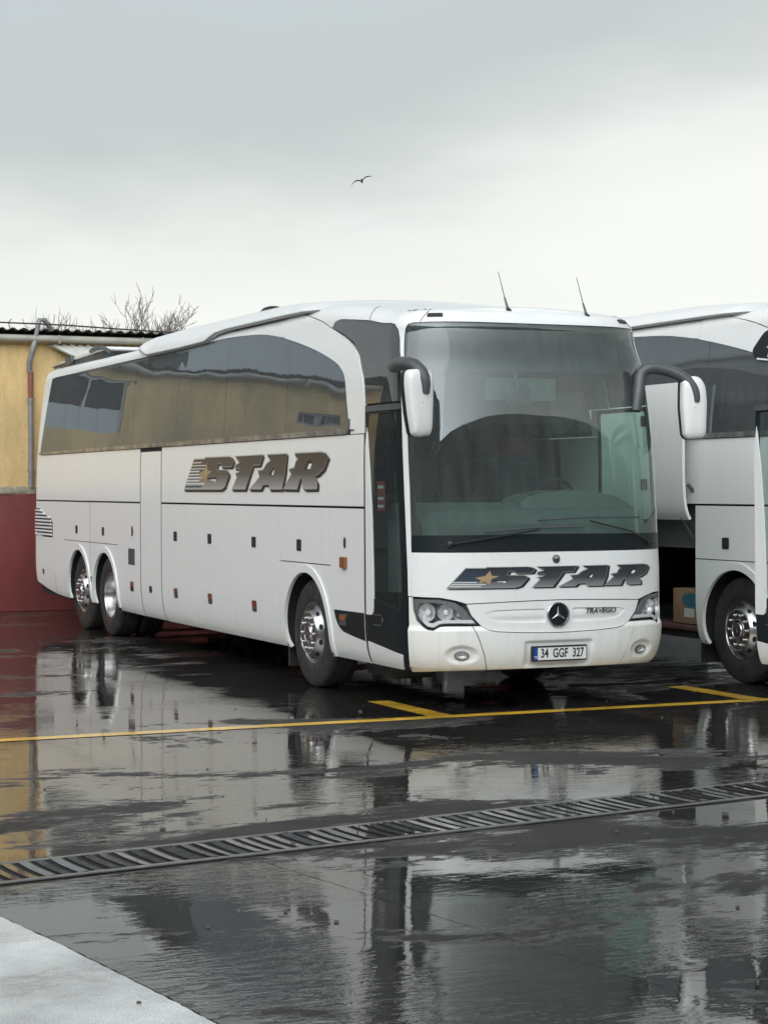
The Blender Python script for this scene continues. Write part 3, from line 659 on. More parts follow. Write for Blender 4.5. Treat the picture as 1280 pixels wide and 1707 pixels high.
# ------------------------------------------------------------------ the first coach
bus = tag(empty('coach_bus', (0, 0, 0)), 'white tour coach with STAR lettering on nose and side, all its doors shut', 'coach', 'white coaches parked side by side')
GAP = .011
def arch_path(cx, r, vb=.345, cz=.522):
    a = math.degrees(math.asin((cz - vb) / r)); return circ((cx, cz), r, 180 + a, -a, 36)
def side(mirror):
    P_ = lambda n_, o_, m_=PAINT, **k: patch(n_, o_, m_, bus, mirror=mirror, **k)
    vb = .345
    # --- below the belt line
    if not mirror:
        P_('side_panel', rect(-13.80, -8.385, 1.745 + GAP, 2.405), extra=[(-10, None)])
        P_('side_panel', rect(-7.475, -1.285, 1.745 + GAP, 2.405))
        d = P_('service_door', rect(-8.35, -7.51, .35, 2.362, .02))
        o = patch('door_handle', rect(-8.0, -7.9, .66, .74, .02), BLKPL, d, off=.006, th=.01)
    else:
        P_('side_panel', rect(-13.80, -1.53, 1.745 + GAP, 2.405)); P_('side_panel', rect(-1.648, -1.53, 2.41, 2.66))
    # rear lower quarter with two wheel openings
    ra = .575
    a2 = arch_path(WX['tag'], ra, .40); a1 = arch_path(WX['drive'], ra, .40)
    low = [(-13.98, 1.735), (-13.98, .60), (-13.9, .555), (-13.3, .47), (-12.7, .41), (-12.1, .385)] + [(a2[0][0], .385)] + a2 + [(a2[-1][0] + .0, .385)] + [(a1[0][0], .385)] + a1 + [(a1[-1][0], .36), (-8.385, .35), (-8.385, 1.735)]
    P_('rear_quarter_panel', [(t, v) for t, v in low if True][::-1], th=.02)
    # locker doors between the axles
    xs = [-7.475, -6.28, -4.93, -3.465] if not mirror else [-8.35, -6.9, -5.4, -3.465]
    doors = []
    for a, b_ in zip(xs, xs[1:]):
        d = P_('locker_door', rect(a + (0 if a == xs[0] else GAP / 2), b_ - GAP / 2, .345, 1.735), th=.03); doors.append(d)
        hx = {-7.475: -6.93, -6.28: -5.67, -4.93: -4.22}.get(a, (a + b_) / 2)
        patch('latch', rect(hx - .062, hx + .062, 1.31, 1.42, .02), BLKPL, d, off=.005, th=.01, mirror=mirror)
        lx = patch('side_marker', rect(hx - .066, hx + .066, .648, .762, .02), BLKPL, d, off=.004, th=.008, mirror=mirror)
        patch('amber_half', rect(hx - .05, hx + .05, .70, .75, .01), AMBER if hx < -4.5 or mirror else REDL, lx, off=.012, th=.008, mirror=mirror)
        patch('dark_half', rect(hx - .05, hx + .05, .66, .698, .01), GREYPL, lx, off=.011, th=.008, mirror=mirror)
    # front wheel panel
    af = arch_path(WX['front'], .60, .345)
    P_('wheel_arch_panel', [(-3.458, 1.195), (-3.458, .345)] + af + [(-2.1, .345), (-2.1, 1.195)], th=.02)
    d = P_('locker_door', rect(-3.458, -2.30, 1.205, 1.735)); patch('latch', rect(-2.97, -2.85, 1.31, 1.425, .02), BLKPL, d, off=.005, th=.01, mirror=mirror)
    P_('side_panel', rect(-2.294, -2.1, 1.205, 1.735))
    E_ = -1.285 if not mirror else -1.53
    P_('side_panel', [(-2.09, 1.735), (-2.09, .345), (E_, .345), (E_, 1.735)], th=.02)
    # raised lips round the wheels
    for k, r0 in (('front', .60), ('drive', .575), ('tag', .575)):
        vb2 = .35 if k == 'front' else .40
        a = arch_path(WX[k], r0 - .012, vb2); b_ = arch_path(WX[k], r0 + .062, vb2)
        P_('arch_lip', a + b_[::-1], off=.014, th=.035)
    # belt trim
    P_('belt_trim', [(-13.72, 2.412), (-1.70, 2.412), (-1.64, 2.43), (-1.615, 2.48), (-1.615, 2.55), (-1.64, 2.55), (-1.65, 2.49), (-1.68, 2.462), (-13.72, 2.452)], TRIM, off=.016, th=.02)
    # markers of the rear part
    mk = [(-11.46, 1.36, .05, .055, 0), (-10.09, 1.36, .05, .055, 0)]
    for t, v, a, b_, _ in mk: P_('latch', rect(t - a, t + a, v - b_, v + b_, .02), BLKPL, off=.006, th=.008)
    for t, v in ((-8.76, .70), (-13.40, .71), (-10.69, .71)):
        s = .066 if t > -9 else .042
        l = P_('side_marker', rect(t - s, t + s, v - s * .9, v + s * .9, .015), BLKPL, off=.005, th=.008)
        patch('amber_half', rect(t - s * .8, t + s * .8, v - s * .1, v + s * .75, .01), AMBER, l, off=.009, th=.006, mirror=mirror)
    P_('vent_grille', rect(-8.90, -8.62, .97, 1.17), GREYPL, off=.004, th=.008)
    P_('step_light', rect(-8.76, -8.68, 1.33, 1.45, .03), STEEL, off=.004, th=.01)
    # rear louvre: shaped opening with slats
    gl = [(-13.90, 1.63), (-13.62, 1.63), (-13.42, 1.56), (-12.92, 1.49), (-12.82, 1.43), (-12.82, 1.22), (-13.3, 1.22), (-13.70, 1.25), (-13.86, 1.30)]
    lv = P_('louvre', gl, DARK, off=.003, th=.006)
    for k in range(8):
        v = 1.245 + k * .049
        sl = [p for p in gl]
        ext = [(-13.88, -12.84), (-13.885, -12.84), (-13.89, -12.84), (-13.89, -12.84), (-13.89, -12.88), (-13.895, -12.98), (-13.895, -13.32), (-13.895, -13.5)][k]
        patch('slat', [(ext[0], v), (ext[1], v), (ext[1] - .03, v + .026), (ext[0], v + .026)], PAINT, lv, off=.014, th=.012, mirror=mirror)
    # seams scored in the rear quarter
    SE = mat('seam_gap', (.05, .05, .05), .8) if 'seam_gap' not in bpy.data.materials else bpy.data.materials['seam_gap']
    for q in (rect(-12.13, -9.40, 1.198, 1.206), rect(-10.755, -10.748, .72, 1.73), rect(-12.70, -12.694, .43, .72), rect(-13.98, -8.37, 1.7365, 1.7435)):
        P_('panel_seam', q, SE, off=.0012, th=.002)
    # --- window band
    top = smooth_line([(-13.42, 3.47), (-13.3, 3.515), (-12.5, 3.53), (-9.52, 3.545), (-8.18, 3.548), (-5.92, 3.560), (-5.28, 3.562), (-4.46, 3.528), (-3.83, 3.468), (-3.33, 3.39), (-2.86, 3.30), (-2.40, 3.20), (-2.08, 3.115), (-1.92, 3.045), (-1.80, 2.945), (-1.735, 2.771), (-1.66, 2.55), (-1.655, 2.456)], 3)
    band = [(-13.70, 2.456)] + top
    cuts = [-13.8, -12.2, -10.5, -8.75, -6.94, -5.21, -3.31, -1.5]
    for a, b_ in zip(cuts, cuts[1:]): P_('side_window', band, TINT, clip=(a + .004, b_ - .004), off=-.004, th=.006)
    bt = list(reversed(top))
    i0 = next(i for i, q in enumerate(top) if q[0] > -3.51)
    left_top = top[:i0]; right_top = top[i0:]
    P_('cantrail_panel', [(-13.72, 2.42), (-13.72, 2.456)][1:] + left_top + [(-3.525, 3.43), (-3.505, 3.56), (-3.58, 3.72), (-3.62, 3.85), (-13.72, 3.85)] + [(-13.78, 3.4), (-13.80, 2.456)], extra=[(-8.2, None)])
    pil = smooth_line([(-3.575, 3.80), (-3.2, 3.685), (-2.70, 3.562), (-2.30, 3.456), (-1.83, 3.346), (-1.55, 3.205), (-1.44, 3.034), (-1.344, 2.884), (-1.285, 2.678), (-1.262, 2.456)], 4)
    if not mirror: P_('arch_pillar', [(-3.51, 3.43), (-3.49, 3.56), (-3.555, 3.73)] + pil + [(-1.262, 2.412), (-1.60, 2.412), (-1.60, 2.456)] + [q for q in reversed(right_top)], off=.007, th=.03)
    else: P_('arch_pillar', [(-3.51, 3.43), (-3.49, 3.56), (-3.555, 3.73)] + [q for q in pil if q[1] > 2.67] + [(-1.285, 2.665), (-1.695, 2.665)] + [q for q in reversed(right_top) if q[1] > 2.67], off=.007, th=.03)
    return doors, pil
doorsR, PIL = side(False)
doorsL, _ = side(True)
# ---- amber indicator and number light on the front side panel, black wedge
p = patch('indicator', rect(-1.80, -1.68, 1.19, 1.29, .012), AMBER, bus, off=.03, th=.035)
p = patch('side_lamp', rect(-1.765, -1.705, 1.37, 1.47, .025), STEEL, bus, off=.004, th=.01)
wedge_black = [(-1.287, .800), (-2.008, .795), (-1.985, .735), (-1.95, .685), (-1.89, .635), (-1.80, .60), (-1.58, .575), (-1.287, .548)]
w = patch('black_wedge', wedge_black, BLACK, bus, off=.002, th=.004)
lx = patch('side_marker', rect(-1.86, -1.70, .655, .765, .015), CHROME, bus, off=.009, th=.01)
patch('amber_half', rect(-1.845, -1.715, .705, .755, .01), AMBER, lx, off=.020, th=.008); patch('dark_half', rect(-1.845, -1.715, .665, .70, .01), GREYPL, lx, off=.019, th=.008)
# ---- front door
door = empty('front_door', (0, 0, 0), bus)
dtop, dbot, dl, dr = 2.655, .35, -1.228, -.405
gl_ = rnd_poly([(-1.19, .96), (-.475, .86), (-.475, 2.58), (-1.19, 2.58)], .03)
patch('door_seal', rect(-1.284, -1.229, .36, 2.66), DARK, bus, off=-.003, th=.004)
for q_ in (rect(-8.384, -8.351, .36, 2.40), rect(-7.509, -7.476, .36, 2.40), rect(-8.35, -7.51, 2.366, 2.405)): patch('door_seal', q_, DARK, bus, off=-.003, th=.004)
patch('door_leaf', rect(dl, dr, dbot, dtop), BLACK, door, holes=[gl_], off=0, th=.03)
patch('door_glass', rect(-1.21, -.455, .84, 2.60), DOORG, door, off=-.004, th=.005)
patch('door_trim', [(-1.228, .795), (-1.11, .795), (-1.075, .815), (-1.062, .87), (-1.064, 1.2), (-1.078, 1.68), (-1.122, 2.10), (-1.198, 2.46), (-1.228, 2.30)], PAINT, door, off=.006, th=.012)
patch('door_sill_panel', rnd_poly([(-1.225, .556), (-.485, .484), (-.49, .352), (-1.225, .352)], .015), PAINT, door, off=.005, th=.01)
patch('door_rail', rect(-1.228, -.405, 2.60, 2.652, .01), GREYPL, door, off=.012, th=.014)
hd = MB(); 
for (t, v) in ((-.97, .80), (-.99, .71)): hd.box(t - .08, t + .08, -1.282, -1.272, v - .004, v + .006, bev=.003)
hd.tube([(-.87, -1.278, .78), (-.86, -1.28, .75), (-.88, -1.278, .72)], .006, 8)
hd.build('door_handle', GREYPL, door)
# red no-smoking style notice inside the glass, plain panels
m = MB(); m.box(-1.10, -.93, -1.225, -1.222, 1.72, 1.98); nt_ = m.build('door_notice', mat('notice_red', (.30, .05, .05), .5), door)
m = MB()
for k, z in enumerate((1.93, 1.83, 1.76)): m.box(-1.08, -.96, -1.228, -1.2255, z - .012, z + .012)
m.build('notice_lines', LIGHTL, nt_)
# ---- upper side glass of the head (both sides)
UG = rnd_poly(smooth_line([(-2.219, 3.449), (-2.17, 3.50), (-2.048, 3.537), (-1.334, 3.575), (-.62, 3.585)], 3) + [(-.50, 3.56), (-.44, 3.50), (-.412, 3.40), (-.400, 3.13), (-.402, 2.87), (-.405, 2.672)] + [(-1.275, 2.672), (-1.335, 2.81), (-1.415, 2.99), (-1.50, 3.17), (-1.67, 3.325), (-1.96, 3.404)], .012, 2)
for mr_ in (False, True): patch('quarter_glass', UG, UPG, bus, off=-.003, th=.006, mirror=mr_)
# ---- front cap: cantrails, brow and windscreen pillars in one piece
WS = [(-.338, 1.376), (-.328, 1.9), (-.331, 2.4), (-.345, 2.92), (-.348, 3.2), (-.350, 3.43), (-.340, 3.50), (-.315, 3.548), (-.270, 3.563), (-.2, 3.566), (.138, 3.566), (.55, 3.562)]
WSF = WS + [(T0, 3.560)] + mir(WS)[::-1]
pl_ = [q for q in PIL if q[0] < -2.25]
capL = [(-3.60, 3.85)] + [(t + .012, v + .008) for t, v in pl_] + [(-2.235, 3.452), (-2.18, 3.508), (-2.05, 3.545), (-1.334, 3.583), (-.62, 3.593), (-.495, 3.568), (-.432, 3.505), (-.404, 3.40), (-.392, 3.13), (-.393, 2.87), (-.396, 2.672), (-.394, 1.7), (-.392, .998), (-.348, .998)]
cap_out = [(-3.60, 3.85)] + capL[1:] + [(t - .006, v) for t, v in WS[:6]] + [(-.347, 3.508), (-.32, 3.556), (-.272, 3.57), (-.2, 3.574), (.138, 3.574), (.55, 3.570), (T0, 3.568)]
right_half = mir(cap_out[:-1])[::-1]
patch('front_cap', cap_out + right_half, PAINT, bus, th=.006, extra=[(None, 3.835)])
SE = bpy.data.materials['seam_gap']
for mr_ in (False, True):
    patch('panel_seam', [(-1.575, 3.85), (-1.425, 3.68), (-1.365, 3.588), (-1.358, 3.588), (-1.417, 3.68), (-1.567, 3.85)], SE, bus, off=.003, th=.003, mirror=mr_)
    patch('panel_seam', [(-.12, 3.85), (-.15, 3.70), (-.20, 3.582), (-.193, 3.582), (-.143, 3.70), (-.113, 3.85)], SE, bus, off=.003, th=.003, mirror=mr_)
    m_ = patch('roof_marker', rect(-.135, .015, 3.632, 3.675, .006), BLKPL, bus, off=.012, th=.016, mirror=mr_)
patch('windscreen', WSF, WSG, bus, off=-.003, th=.006)
WI = rnd_poly([(-.285, 1.50), (-.275, 1.9), (-.278, 2.4), (-.29, 2.92), (-.295, 3.50), (T0, 3.51)] + mir([(-.295, 3.50), (-.29, 2.92), (-.278, 2.4), (-.275, 1.9), (-.285, 1.50)])[::1][::-1][::-1], .02, 3)
wsf2 = [(t * 1.0 + (.004 if t < T0 else -.004), v) for t, v in WSF]
patch('windscreen_border', WSF, BLKPL, bus, holes=[WI], off=-.0115, th=.003)
patch('windscreen_band', [(-.334, 1.380), (T0, 1.384), (2 * T0 + .334, 1.380), (2 * T0 + .326, 1.515), (T0, 1.525), (-.326, 1.515)], BLACK, bus, off=.0005, th=.002)
# right-hand driver's window on the far side and the panel under it
DW = rnd_poly([(-1.52, 1.50), (-.41, 1.50), (-.41, 2.655), (-1.52, 2.655)], .04)
patch('driver_window', DW, DRVG, bus, off=-.003, th=.006, mirror=True)
patch('driver_side_panel', [(-1.52, .345), (-.405, .345), (-.405, 2.66), (-1.52, 2.66)], BLKPL, bus, holes=[rnd_poly([(-1.49, 1.51), (-.46, 1.51), (-.46, 2.62), (-1.49, 2.62)], .03)], th=.02, mirror=True)
patch('driver_side_panel', [(-1.52, .345), (-.405, .345), (-.405, 1.495), (-1.52, 1.495)], PAINT, bus, off=.004, th=.003, mirror=True)
# ---- front below the windscreen
HL = [(-.339, .985), (-.094, .980), (.039, .955), (.114, .905), (.17, .835), (.245, .752), (-.048, .752), (-.098, .747), (-.15, .716), (-.20, .722), (-.245, .746), (-.302, .795), (-.333, .875)]
fp = [(-.345, 1.370), (-.385 + .04, 1.05), (-.345, .995), (-.09, .990), (.045, .965), (.135, .938), (.40, .948), (.70, .956), (T0, .959)]
def bul(t, v):
    a = min(t, 2 * T0 - t)
    k = sst(.755, .70, v) * .022                       # bumper stands proud
    d2 = ((a - .085) / .155) ** 2 + ((v - .505) / .085) ** 2
    k -= .026 * sst(0, .75, 1 - d2) * sst(.39, .47, v) if d2 < 1 else 0
    k -= .012 * sst(.40, .345, v)
    return k
BOT = lambda t: .345 + (.03) * sst(-.35, .1, min(t, 2 * T0 - t))
patch('front_flap', fp + [(2 * T0 - t, v) for t, v in reversed(fp[:-1])], PAINT, bus, th=.018)
corner = [(-.385, BOT(-.385)), (-.385, .990), (-.349, .990), (-.341, .875), (-.309, .788), (-.25, .738), (-.203, .714), (-.15, .708), (-.096, .739), (-.047, .7445), (.178, .7445), (.212, .68), (.238, .611), (.275, .50), (.302, .378), (.10, .375), (-.12, .366)]
grl = [(.128, .930), (.178, .835), (.258, .749), (.32, .715), (.394, .700), (.60, .687), (.854, .680), (T0, .678)]
cen = [(.186, .7445), (.257, .7445), (.318, .710), (.392, .694), (.60, .681), (.854, .674), (T0, .672)]
cenb = [(.31, .378), (.283, .50), (.246, .611), (.22, .68)]
fogh = circ((.083, .497), .062, n=28, ry=.036)
for mr_ in (False, True): patch('bumper_corner', corner, PAINT2, bus, holes=[fogh], off=bul, th=.02, mirror=mr_, steps=.016)
def bulc(t, v):
    k = bul(t, v) 
    d = max(abs(t - T0) - .30, 0) / .05; e = max(abs(v - .50) - .085, 0) / .035
    s = max(0, 1 - math.hypot(d, e)); k -= .022 * sst(0, 1, s)
    return k
cpoly = cen + mir(cen[:-1])[::-1] + mir(cenb[::-1])[::1] + [(2 * T0 - .31, .378), (T0, .380), (.31, .378)] + cenb[1:]
cpoly = cen + mir(cen[:-1])[::-1] + [(2 * T0 - t, v) for t, v in reversed(cenb)] + [(T0, .380)] + cenb
patch('bumper', cpoly, PAINT2, bus, off=bulc, th=.02, steps=.022)
rec = rnd_poly([(.29, .855), (.38, .877), (.60, .882), (.842, .884), (.852, .83), (.85, .764), (.60, .768), (.44, .776), (.35, .803)], .02, 3)
gtop = [(.135, .930), (.40, .940), (.70, .948), (T0, .951)]
gpoly = gtop + mir(gtop[:-1])[::-1] + mir(grl[1:-1]) + [grl[-1]] + grl[1:-1][::-1]
def graise(t, v): return .006
patch('grille_panel', gpoly, PAINT, bus, holes=[rec, mir(rec)], th=.022)
for mr_ in (False, True): patch('grille_recess', rnd_poly([(.27, .85), (.38, .895), (.87, .90), (.87, .75), (.42, .76), (.33, .79)], .02), PAINT, bus, off=lambda t, v: -.018 + .012 * sst(.78, .83, v) * sst(.90, .85, v), th=.006, mirror=mr_, steps=.02)
# head lamps
for mr_ in (False, True):
    hl = empty('headlight', (0, 0, 0), bus)
    patch('lamp_housing', [(-.35, 1.0), (.15, .98), (.30, .72), (-.30, .68)], mat('lamp_dark', (.30, .30, .31), .3, metal=.5, var=.7, var_scale=30) if not mr_ else bpy.data.materials['lamp_dark'], hl, off=-.085, th=.01, mirror=mr_)
    # chrome bowls set inside
    for k, (t, v, r) in enumerate(((-.21, .862, .078), (-.045, .862, .07), (.07, .845, .055))):
        if mr_: t = 2 * T0 - t
        b0 = Vector(P(t, v, -.012)); nv = Vector(nrm(t, v)); M_b = Matrix.Translation(b0) @ nv.to_track_quat('Z', 'Y').to_matrix().to_4x4()
        mm = MB(); mm.lathe([(r, 0), (r * .95, -.02), (r * .75, -.045), (r * .4, -.06), (.001, -.065)], 24, M=M_b); bo = mm.build('reflector', CLEAR, hl)
        mm = MB(); mm.lathe([(.001, -.018), (r * .30, -.022), (r * .36, -.035), (r * .3, -.055)], 16, M=M_b); mm.build('bulb', LIGHTL, bo)
    patch('lamp_bezel', [(-.335, .975), (-.094, .972), (.035, .947), (.108, .90), (.165, .83), (.225, .762), (.12, .765), (.05, .87), (-.02, .925), (-.15, .945), (-.27, .935), (-.305, .87), (-.27, .80), (-.24, .76), (-.29, .79), (-.325, .875)], mat('lamp_bezel', (.22, .225, .23), .35, metal=.4) if not mr_ else bpy.data.materials['lamp_bezel'], hl, off=-.012, th=.01, mirror=mr_)
    patch('running_light', [(-.262, .80), (-.235, .765), (-.20, .742), (-.15, .735), (-.10, .765), (-.045, .772), (.205, .772), (.18, .80), (-.05, .80), (-.11, .793), (-.155, .77), (-.19, .775), (-.22, .80)], LIGHTL, hl, off=-.010, th=.012, mirror=mr_)
    patch('lamp_lens', HL, glass('lamp_lens_glass', (.96, .965, .97), 1.18) if not mr_ else bpy.data.materials['lamp_lens_glass'], hl, off=-.001, th=.003, mirror=mr_)
    # fog lamp
    t, v = (.083, .497) if not mr_ else (2 * T0 - .083, .497)
    M_b = on_surface(t, v, .002)
    sc2 = Matrix.Diagonal((.62, 1.0, 1, 1)) if not mr_ else Matrix.Diagonal((.62, 1.0, 1, 1))
    mm = MB(); mm.lathe([(.066, -.02), (.066, .012), (.060, .016), (.055, .006)], 28, M=M_b @ Matrix.Diagonal((.95, .56, 1, 1))); fo = mm.build('fog_light', GREYPL, bus)
    mm = MB(); mm.lathe([(.056, .004), (.045, -.01), (.02, -.02), (.001, -.022)], 24, M=M_b @ Matrix.Diagonal((.95, .56, 1, 1))); mm.build('reflector', CLEAR, fo)
    # lower lip under the bumper and mud flap are in the chassis
# emblem: ring, dark disc, three pointed star
def star3(m, r, w, z, M=None):
    for k in range(3):
        a = R(90 + 120 * k); d = Vector((math.cos(a), math.sin(a), 0)); n_ = Vector((-d.y, d.x, 0)); tip = d * r; c0 = -d * w * .5
        v = [c0 + n_ * w * 0, n_ * w - d * 0 + d * w * .35, tip, -n_ * w + d * w * .35, Vector((0, 0, z * 1.0)) + d * w * .4]
        v = [q + Vector((0, 0, .004)) if i < 4 else q + Vector((0, 0, .006)) for i, q in enumerate(v)]
        if M: v = [M @ q for q in v]
        m.add(v, [(0, 1, 4), (1, 2, 4), (2, 3, 4), (3, 0, 4)])
ME = on_surface(T0 - .01, .829, .004)
m = MB(); m.lathe([(.108, -.01), (.108, .012), (.102, .018), (.094, .018), (.090, .012), (.090, .004)], 48, M=ME); em = m.build('emblem', CHROME, bus)
m = MB(); m.lathe([(.091, .005), (.001, .007)], 40, M=ME); m.build('emblem_disc', BLACK, em)
m = MB(); star3(m, .090, .016, .008, ME); m.build('emblem_star', CHROME, em)
MB2 = on_surface(T0 - .015, 1.307, .001); m = MB(); m.lathe([(.036, 0), (.036, .006), (.030, .009), (.028, .005)], 28, M=MB2); bd = m.build('badge', GREYPL, bus)
m = MB(); m.lathe([(.028, .005), (.001, .009)], 24, M=MB2); m.build('badge_disc', STEEL, bd)
# ---- text
def text_mesh(name, s, size, mt, parent, M, ext=.001, shear=0., sx=1., bold=0.):
    cu = bpy.data.curves.new(name + '_curve', 'FONT'); cu.body = s; cu.size = size; cu.extrude = ext; cu.align_x = 'CENTER'; cu.align_y = 'CENTER'; cu.shear = shear; cu.offset = bold
    tmp = bpy.data.objects.new(name, cu); me = bpy.data.meshes.new_from_object(tmp); bpy.data.objects.remove(tmp); bpy.data.curves.remove(cu)
    me.name = name; me.transform(M @ Matrix.Diagonal((sx, 1, 1, 1))); me.materials.clear(); return link(name, me, mt, parent)
MP = on_surface(T0, .503, .012)
MP = Matrix.Translation(Vector((.0, 0, 0))) @ Matrix(((0, 0, 1, .018), (1, 0, 0, -.0), (0, 1, 0, .497), (0, 0, 0, 1)))
m = MB(); m.box(-.268, .268, -.067, .067, -.03, .002, bev=.006, M=MP); plt = m.build('licence_plate', BLKPL, bus)
m = MB(); m.box(-.255, .258, -.053, .053, .0005, .004, M=MP); m.build('plate_face', mat('plate_white', (.72, .72, .70), .3), plt)
m = MB(); m.box(-.256, -.214, -.054, .054, .001, .0048, M=MP); m.build('plate_band', mat('plate_blue', (.02, .06, .28), .3), plt)
PBK = mat('plate_letters', (.015, .015, .015), .4)
text_mesh('plate_number', '34  GGF  327', .108, PBK, plt, MP @ Matrix.Translation((.024, 0, .005)), .0006, sx=.70, bold=.0022)
text_mesh('plate_country', 'TR', .030, LIGHTL, plt, MP @ Matrix.Translation((-.235, -.030, .0055)), .0004)
m = MB(); m.box(-.262, -.255, -.06, .06, .0, .0055, M=MP); m.box(.258, .264, -.06, .06, 0, .0055, M=MP); m.box(-.262, .264, .053, .059, 0, .0055, M=MP); m.box(-.262, .264, -.059, -.053, 0, .0055, M=MP); m.build('plate_frame', BLKPL, plt)
MT = on_surface(1.395, .852, .001)
text_mesh('model_script', 'TRAVEGO', .062, STEEL, bus, MT, .003, shear=.35, sx=1.12, bold=.001)
# ---- STAR logo
LG = {
'S':[(-5.821, 2.26), (-4.991, 2.259), (-4.874, 2.241), (-4.848, 2.216), (-4.896, 2.16), (-4.945, 2.15), (-5.248, 2.153), (-5.266, 2.188), (-5.361, 2.193), (-5.391, 2.182), (-5.419, 2.128), (-5.389, 2.119), (-5.07, 2.116), (-5.011, 2.094), (-4.999, 2.07), (-5.049, 2.023), (-5.145, 1.935), (-5.26, 1.908), (-6.582, 1.907), (-6.22, 2.246), (-5.833, 2.245)],
'Sh':[(-5.726, 2.04), (-5.402, 2.042), (-5.419, 2.018), (-5.475, 1.988), (-5.532, 1.99), (-5.506, 2.017), (-5.726, 2.02)],
'T':[(-4.797, 2.258), (-3.938, 2.261), (-4.029, 2.16), (-4.241, 2.158), (-4.476, 1.91), (-4.903, 1.91), (-4.739, 2.039), (-4.796, 2.075), (-4.666, 2.094), (-4.638, 2.127), (-4.805, 2.133), (-4.781, 2.169), (-4.667, 2.187), (-4.656, 2.211), (-4.742, 2.226)],
'A':[(-3.806, 2.26), (-3.248, 2.261), (-3.289, 2.083), (-3.378, 1.91), (-3.737, 1.91), (-3.756, 1.959), (-3.921, 1.959), (-3.997, 1.91), (-4.346, 1.91), (-4.035, 2.035), (-4.089, 2.1), (-3.933, 2.107), (-3.821, 2.17), (-3.699, 2.203), (-3.786, 2.234)],
'Ah':[(-3.66, 2.118), (-3.594, 2.139), (-3.645, 2.048), (-3.745, 2.051)],
'R':[(-3.019, 2.261), (-2.323, 2.262), (-2.193, 2.246), (-2.144, 2.215), (-2.254, 2.104), (-2.4, 2.052), (-2.492, 2.04), (-2.416, 1.98), (-2.426, 1.914), (-2.732, 1.91), (-2.807, 1.926), (-2.828, 2.02), (-2.869, 2.021), (-2.955, 1.91), (-3.342, 1.913), (-3.112, 2.059), (-3.182, 2.101), (-3.13, 2.113), (-3.042, 2.118), (-2.981, 2.191), (-2.923, 2.2), (-3.011, 2.235)],
'Rh':[(-2.674, 2.187), (-2.533, 2.188), (-2.615, 2.095), (-2.767, 2.097)],
'star':[(-5.755, 2.203), (-5.726, 2.117), (-5.576, 2.11), (-5.735, 2.058), (-5.77, 1.966), (-5.869, 2.027), (-5.977, 1.975), (-5.941, 2.045), (-6.05, 2.083), (-5.851, 2.115)]}
def print_grad(name, z0, z1, stops):
    m = bpy.data.materials.new(name); m.use_nodes = True; t = m.node_tree; b = t.nodes['Principled BSDF']; b.inputs['Roughness'].default_value = .3
    tc = t.nodes.new('ShaderNodeTexCoord'); s = t.nodes.new('ShaderNodeSeparateXYZ'); r = t.nodes.new('ShaderNodeMapRange'); r.inputs[1].default_value = z0; r.inputs[2].default_value = z1
    c = t.nodes.new('ShaderNodeValToRGB'); t.links.new(tc.outputs['Object'], s.inputs[0]); t.links.new(s.outputs[2], r.inputs[0]); t.links.new(r.outputs[0], c.inputs[0]); t.links.new(c.outputs[0], b.inputs['Base Color'])
    while len(c.color_ramp.elements) < len(stops): c.color_ramp.elements.new(.5)
    for e, (p_, k_) in zip(c.color_ramp.elements, stops): e.position = p_; e.color = (*k_, 1)
    return m
LDK = mat('logo_edge', (.022, .023, .025), .35); LDB = mat('logo_edge_faded', (.020, .019, .018), .4)
LTAN = mat('logo_star_tan', (.40, .285, .16), .4, var=.1); LOUT = mat('logo_outline', (.62, .62, .60), .35)
LBLUE = mat('logo_blue', (.02, .048, .10), .4); LSTR = mat('logo_stripe_pale', (.66, .67, .66), .35)
def logo(fn, parent_name, grad, edge, stripe_m, dx, dz, w):
    root = empty(parent_name, (0, 0, 0), bus)
    def sw(poly, holes, o_):
        dark = patch_faces
    k = 0
    for key, hk in (('S', 'Sh'), ('T', None), ('A', 'Ah'), ('R', 'Rh')):
        poly = [fn(*q) for q in LG[key]]; hol = [[fn(*q) for q in LG[hk]]] if hk else []
        # dropped block edge: the outline swept down and to the right, as stacked thin sheets
        for j in range(5, 0, -1):
            s = j / 5; patch('letter_edge', [(t + dx * s, v - dz * s) for t, v in poly], edge, root, holes=[[(t + dx * s * .6, v - dz * s * .6) for t, v in h_] for h_ in hol] if j < 5 else [[(t + dx * .6, v - dz * .6) for t, v in h_] for h_ in hol], off=.0010 + (5 - j) * .00022, th=.0006) if False else None
        k += 1
    return root
def ring_poly(poly, d):
    """grow a polygon outwards by d (mitred)"""
    n = len(poly); A = sum(poly[i][0] * poly[(i + 1) % n][1] - poly[(i + 1) % n][0] * poly[i][1] for i in range(n)); s = 1 if A > 0 else -1; o = []
    for i in range(n):
        a, b_, c = Vector(poly[i - 1]), Vector(poly[i]), Vector(poly[(i + 1) % n]); e1 = (b_ - a).normalized(); e2 = (c - b_).normalized()
        n1 = Vector((e1.y, -e1.x)) * s; n2 = Vector((e2.y, -e2.x)) * s; q = (n1 + n2)
        q = q.normalized() if q.length > .2 else n1; k = d / max(.45, q.dot(n1)); o.append((b_.x + q.x * k, b_.y + q.y * k))
    return o
